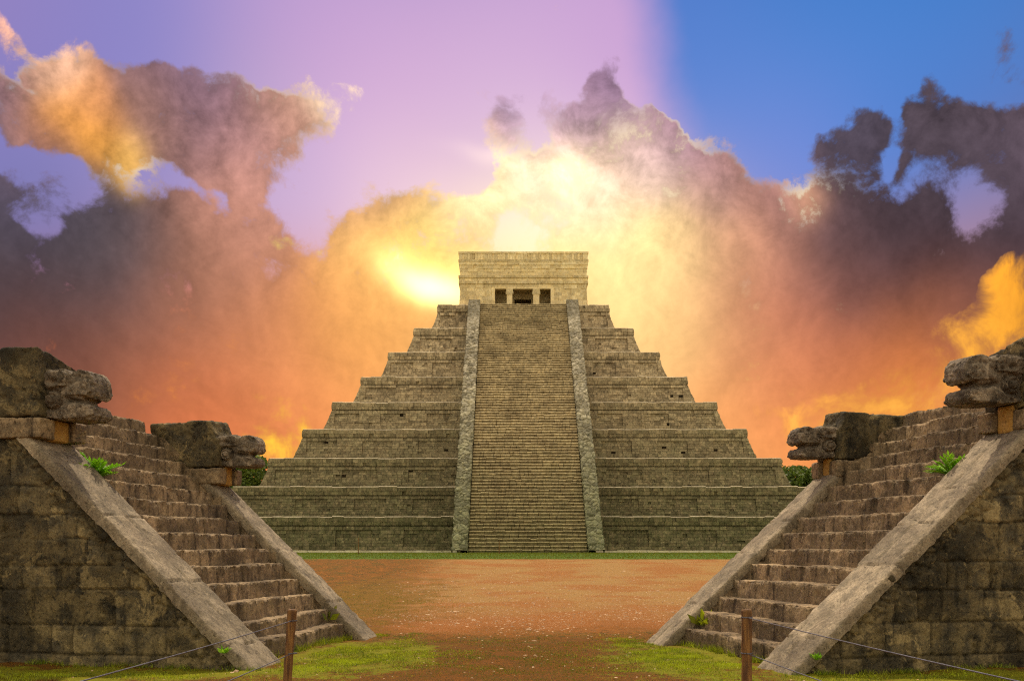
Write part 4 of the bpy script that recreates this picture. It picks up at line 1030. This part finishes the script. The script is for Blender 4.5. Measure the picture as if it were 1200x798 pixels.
ground(ground_mat())
mats = (m_step, m_wall, m_ramp, m_ochre, m_head)
frL, pL = stepped_platform((-3.57, 12.95), 11.3, -1, .94, .92, 3.52, .70, 4.12,
    [(2.62, 3.52, .30, 3.54, 4.30), (2.24, 3.10, .25, 3.21, 3.84)], [(3.36, 3.33, 4.60, .20), (2.95, 2.95, 4.14, .05)], 21,
    'weathered grey stone stairway platform with two serpent heads, left of the dirt plaza', mats)
frR, pR = stepped_platform((3.61, 12.35), 14.5, 1, .88, .85, 3.19, .65, 4.15,
    [(2.93, 4.02, .29, 3.72, 4.44), (2.72, 3.62, .25, 3.30, 3.90)], [(3.86, 3.43, 4.74, .22), (3.46, 3.03, 4.20, .05)], 33,
    'weathered grey stone stairway platform with two serpent heads, right of the dirt plaza', mats)
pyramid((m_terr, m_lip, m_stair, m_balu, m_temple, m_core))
fr_ = [((frL.O[0], frL.O[1], 0), frL.U, frL.W, .92 + 3.52 + .7, 0), ((frR.O[0], frR.O[1], 0), frR.U, frR.W, .85 + 3.19 + .65, 0)]
fr_ = [(np.array(a), b, c, d, e) for a, b, c, d, e in fr_]
grass_and_stones(m_grass, m_peb, fr_)

rope_fence(-1.99, 8.5, -.08, 1.13, 1.028, .734, (-2.37, 2.2), 1.0, .078, 'leaning wooden post with two thin wires, before the left stairway', m_wood, m_wire, 3)
rope_fence(2.025, 8.1, 0.0, 1.155, 1.089, .78, (2.60, 1.9), 1.0, .088, 'upright wooden post with two thin wires, before the right stairway', m_wood, m_wire, 4)

def on_step(fr, k, w, t, ztop, ds=.12):
    rise = ztop / 15; run = rise / t; p = fr(np.array(.42 + (k - 1) * run + ds), np.array(w), np.array(rise * k)); return (p[0] + fr.O[0], p[1] + fr.O[1], float(p[2]) - .01)
fern('fern', on_step(frL, 10, 1.12, .94, 4.12, .2), 1.45, 1, 'bright green fern growing on the left stairway beside its near ramp', m_fern)
fern('fern', on_step(frR, 10, 1.06, .88, 4.15, .2), 1.3, 2, 'bright green fern growing on the right stairway beside its near ramp', m_fern)

def at_w(fr, s, w, z): p = fr(np.array(s), np.array(w), np.array(z)); return (p[0] + fr.O[0], p[1] + fr.O[1], float(p[2]))
weed(at_w(frL, .42, -.05, .22), .13, 22, 1, 'tiny green weed sprouting under the foot of the left near ramp', m_fern)
weed(at_w(frR, .42, -.05, .20), .13, 22, 2, 'tiny green weed sprouting under the foot of the right near ramp', m_fern)
weed(at_w(frL, .72, .92 + 3.36, .32), .34, 16, 3, 'thin yellow-green weed at the far end of the lowest step of the left stairway', m_grass)
weed(at_w(frR, .72, .85 + 3.05, .32), .34, 16, 4, 'thin yellow-green weed at the far end of the lowest step of the right stairway', m_grass)
for i, (x, y, h, r, s) in enumerate([(-33, 112, 11.5, 4.6, 1), (-39.5, 108, 11.0, 4.8, 2),
                                     (34.2, 112, 9.8, 4.0, 5), (38.6, 108, 10.4, 4.0, 6)]):
    lb = ['broad dark green tree just past the left corner of the pyramid', 'leafy tree behind the far left serpent head',
          'small round green tree just past the right corner of the pyramid', 'green tree behind the neck of the far right serpent head'][i]
    tree((x, y, 1.2), h, r, s, lb, m_bark, m_leaf)
def stake(px, Y, h, label):
    x = (px - 600) / F * Y; v, f = tube([(0, 0, -.2), (0, 0, h * .6), (0, 0, h)], [.03, .028, .022], 8)
    o = mesh_obj('stake', v, f, m_wood, loc=(x, Y, float(gz(x, Y)))); tag(o, label, 'stake', 'thin stakes on the lawn before the pyramid')
stake(420, 56, 1.0, 'thin dark stake on the lawn left of the pyramid staircase')
stake(585, 58, .8, 'thin dark stake before the bottom steps of the pyramid staircase')
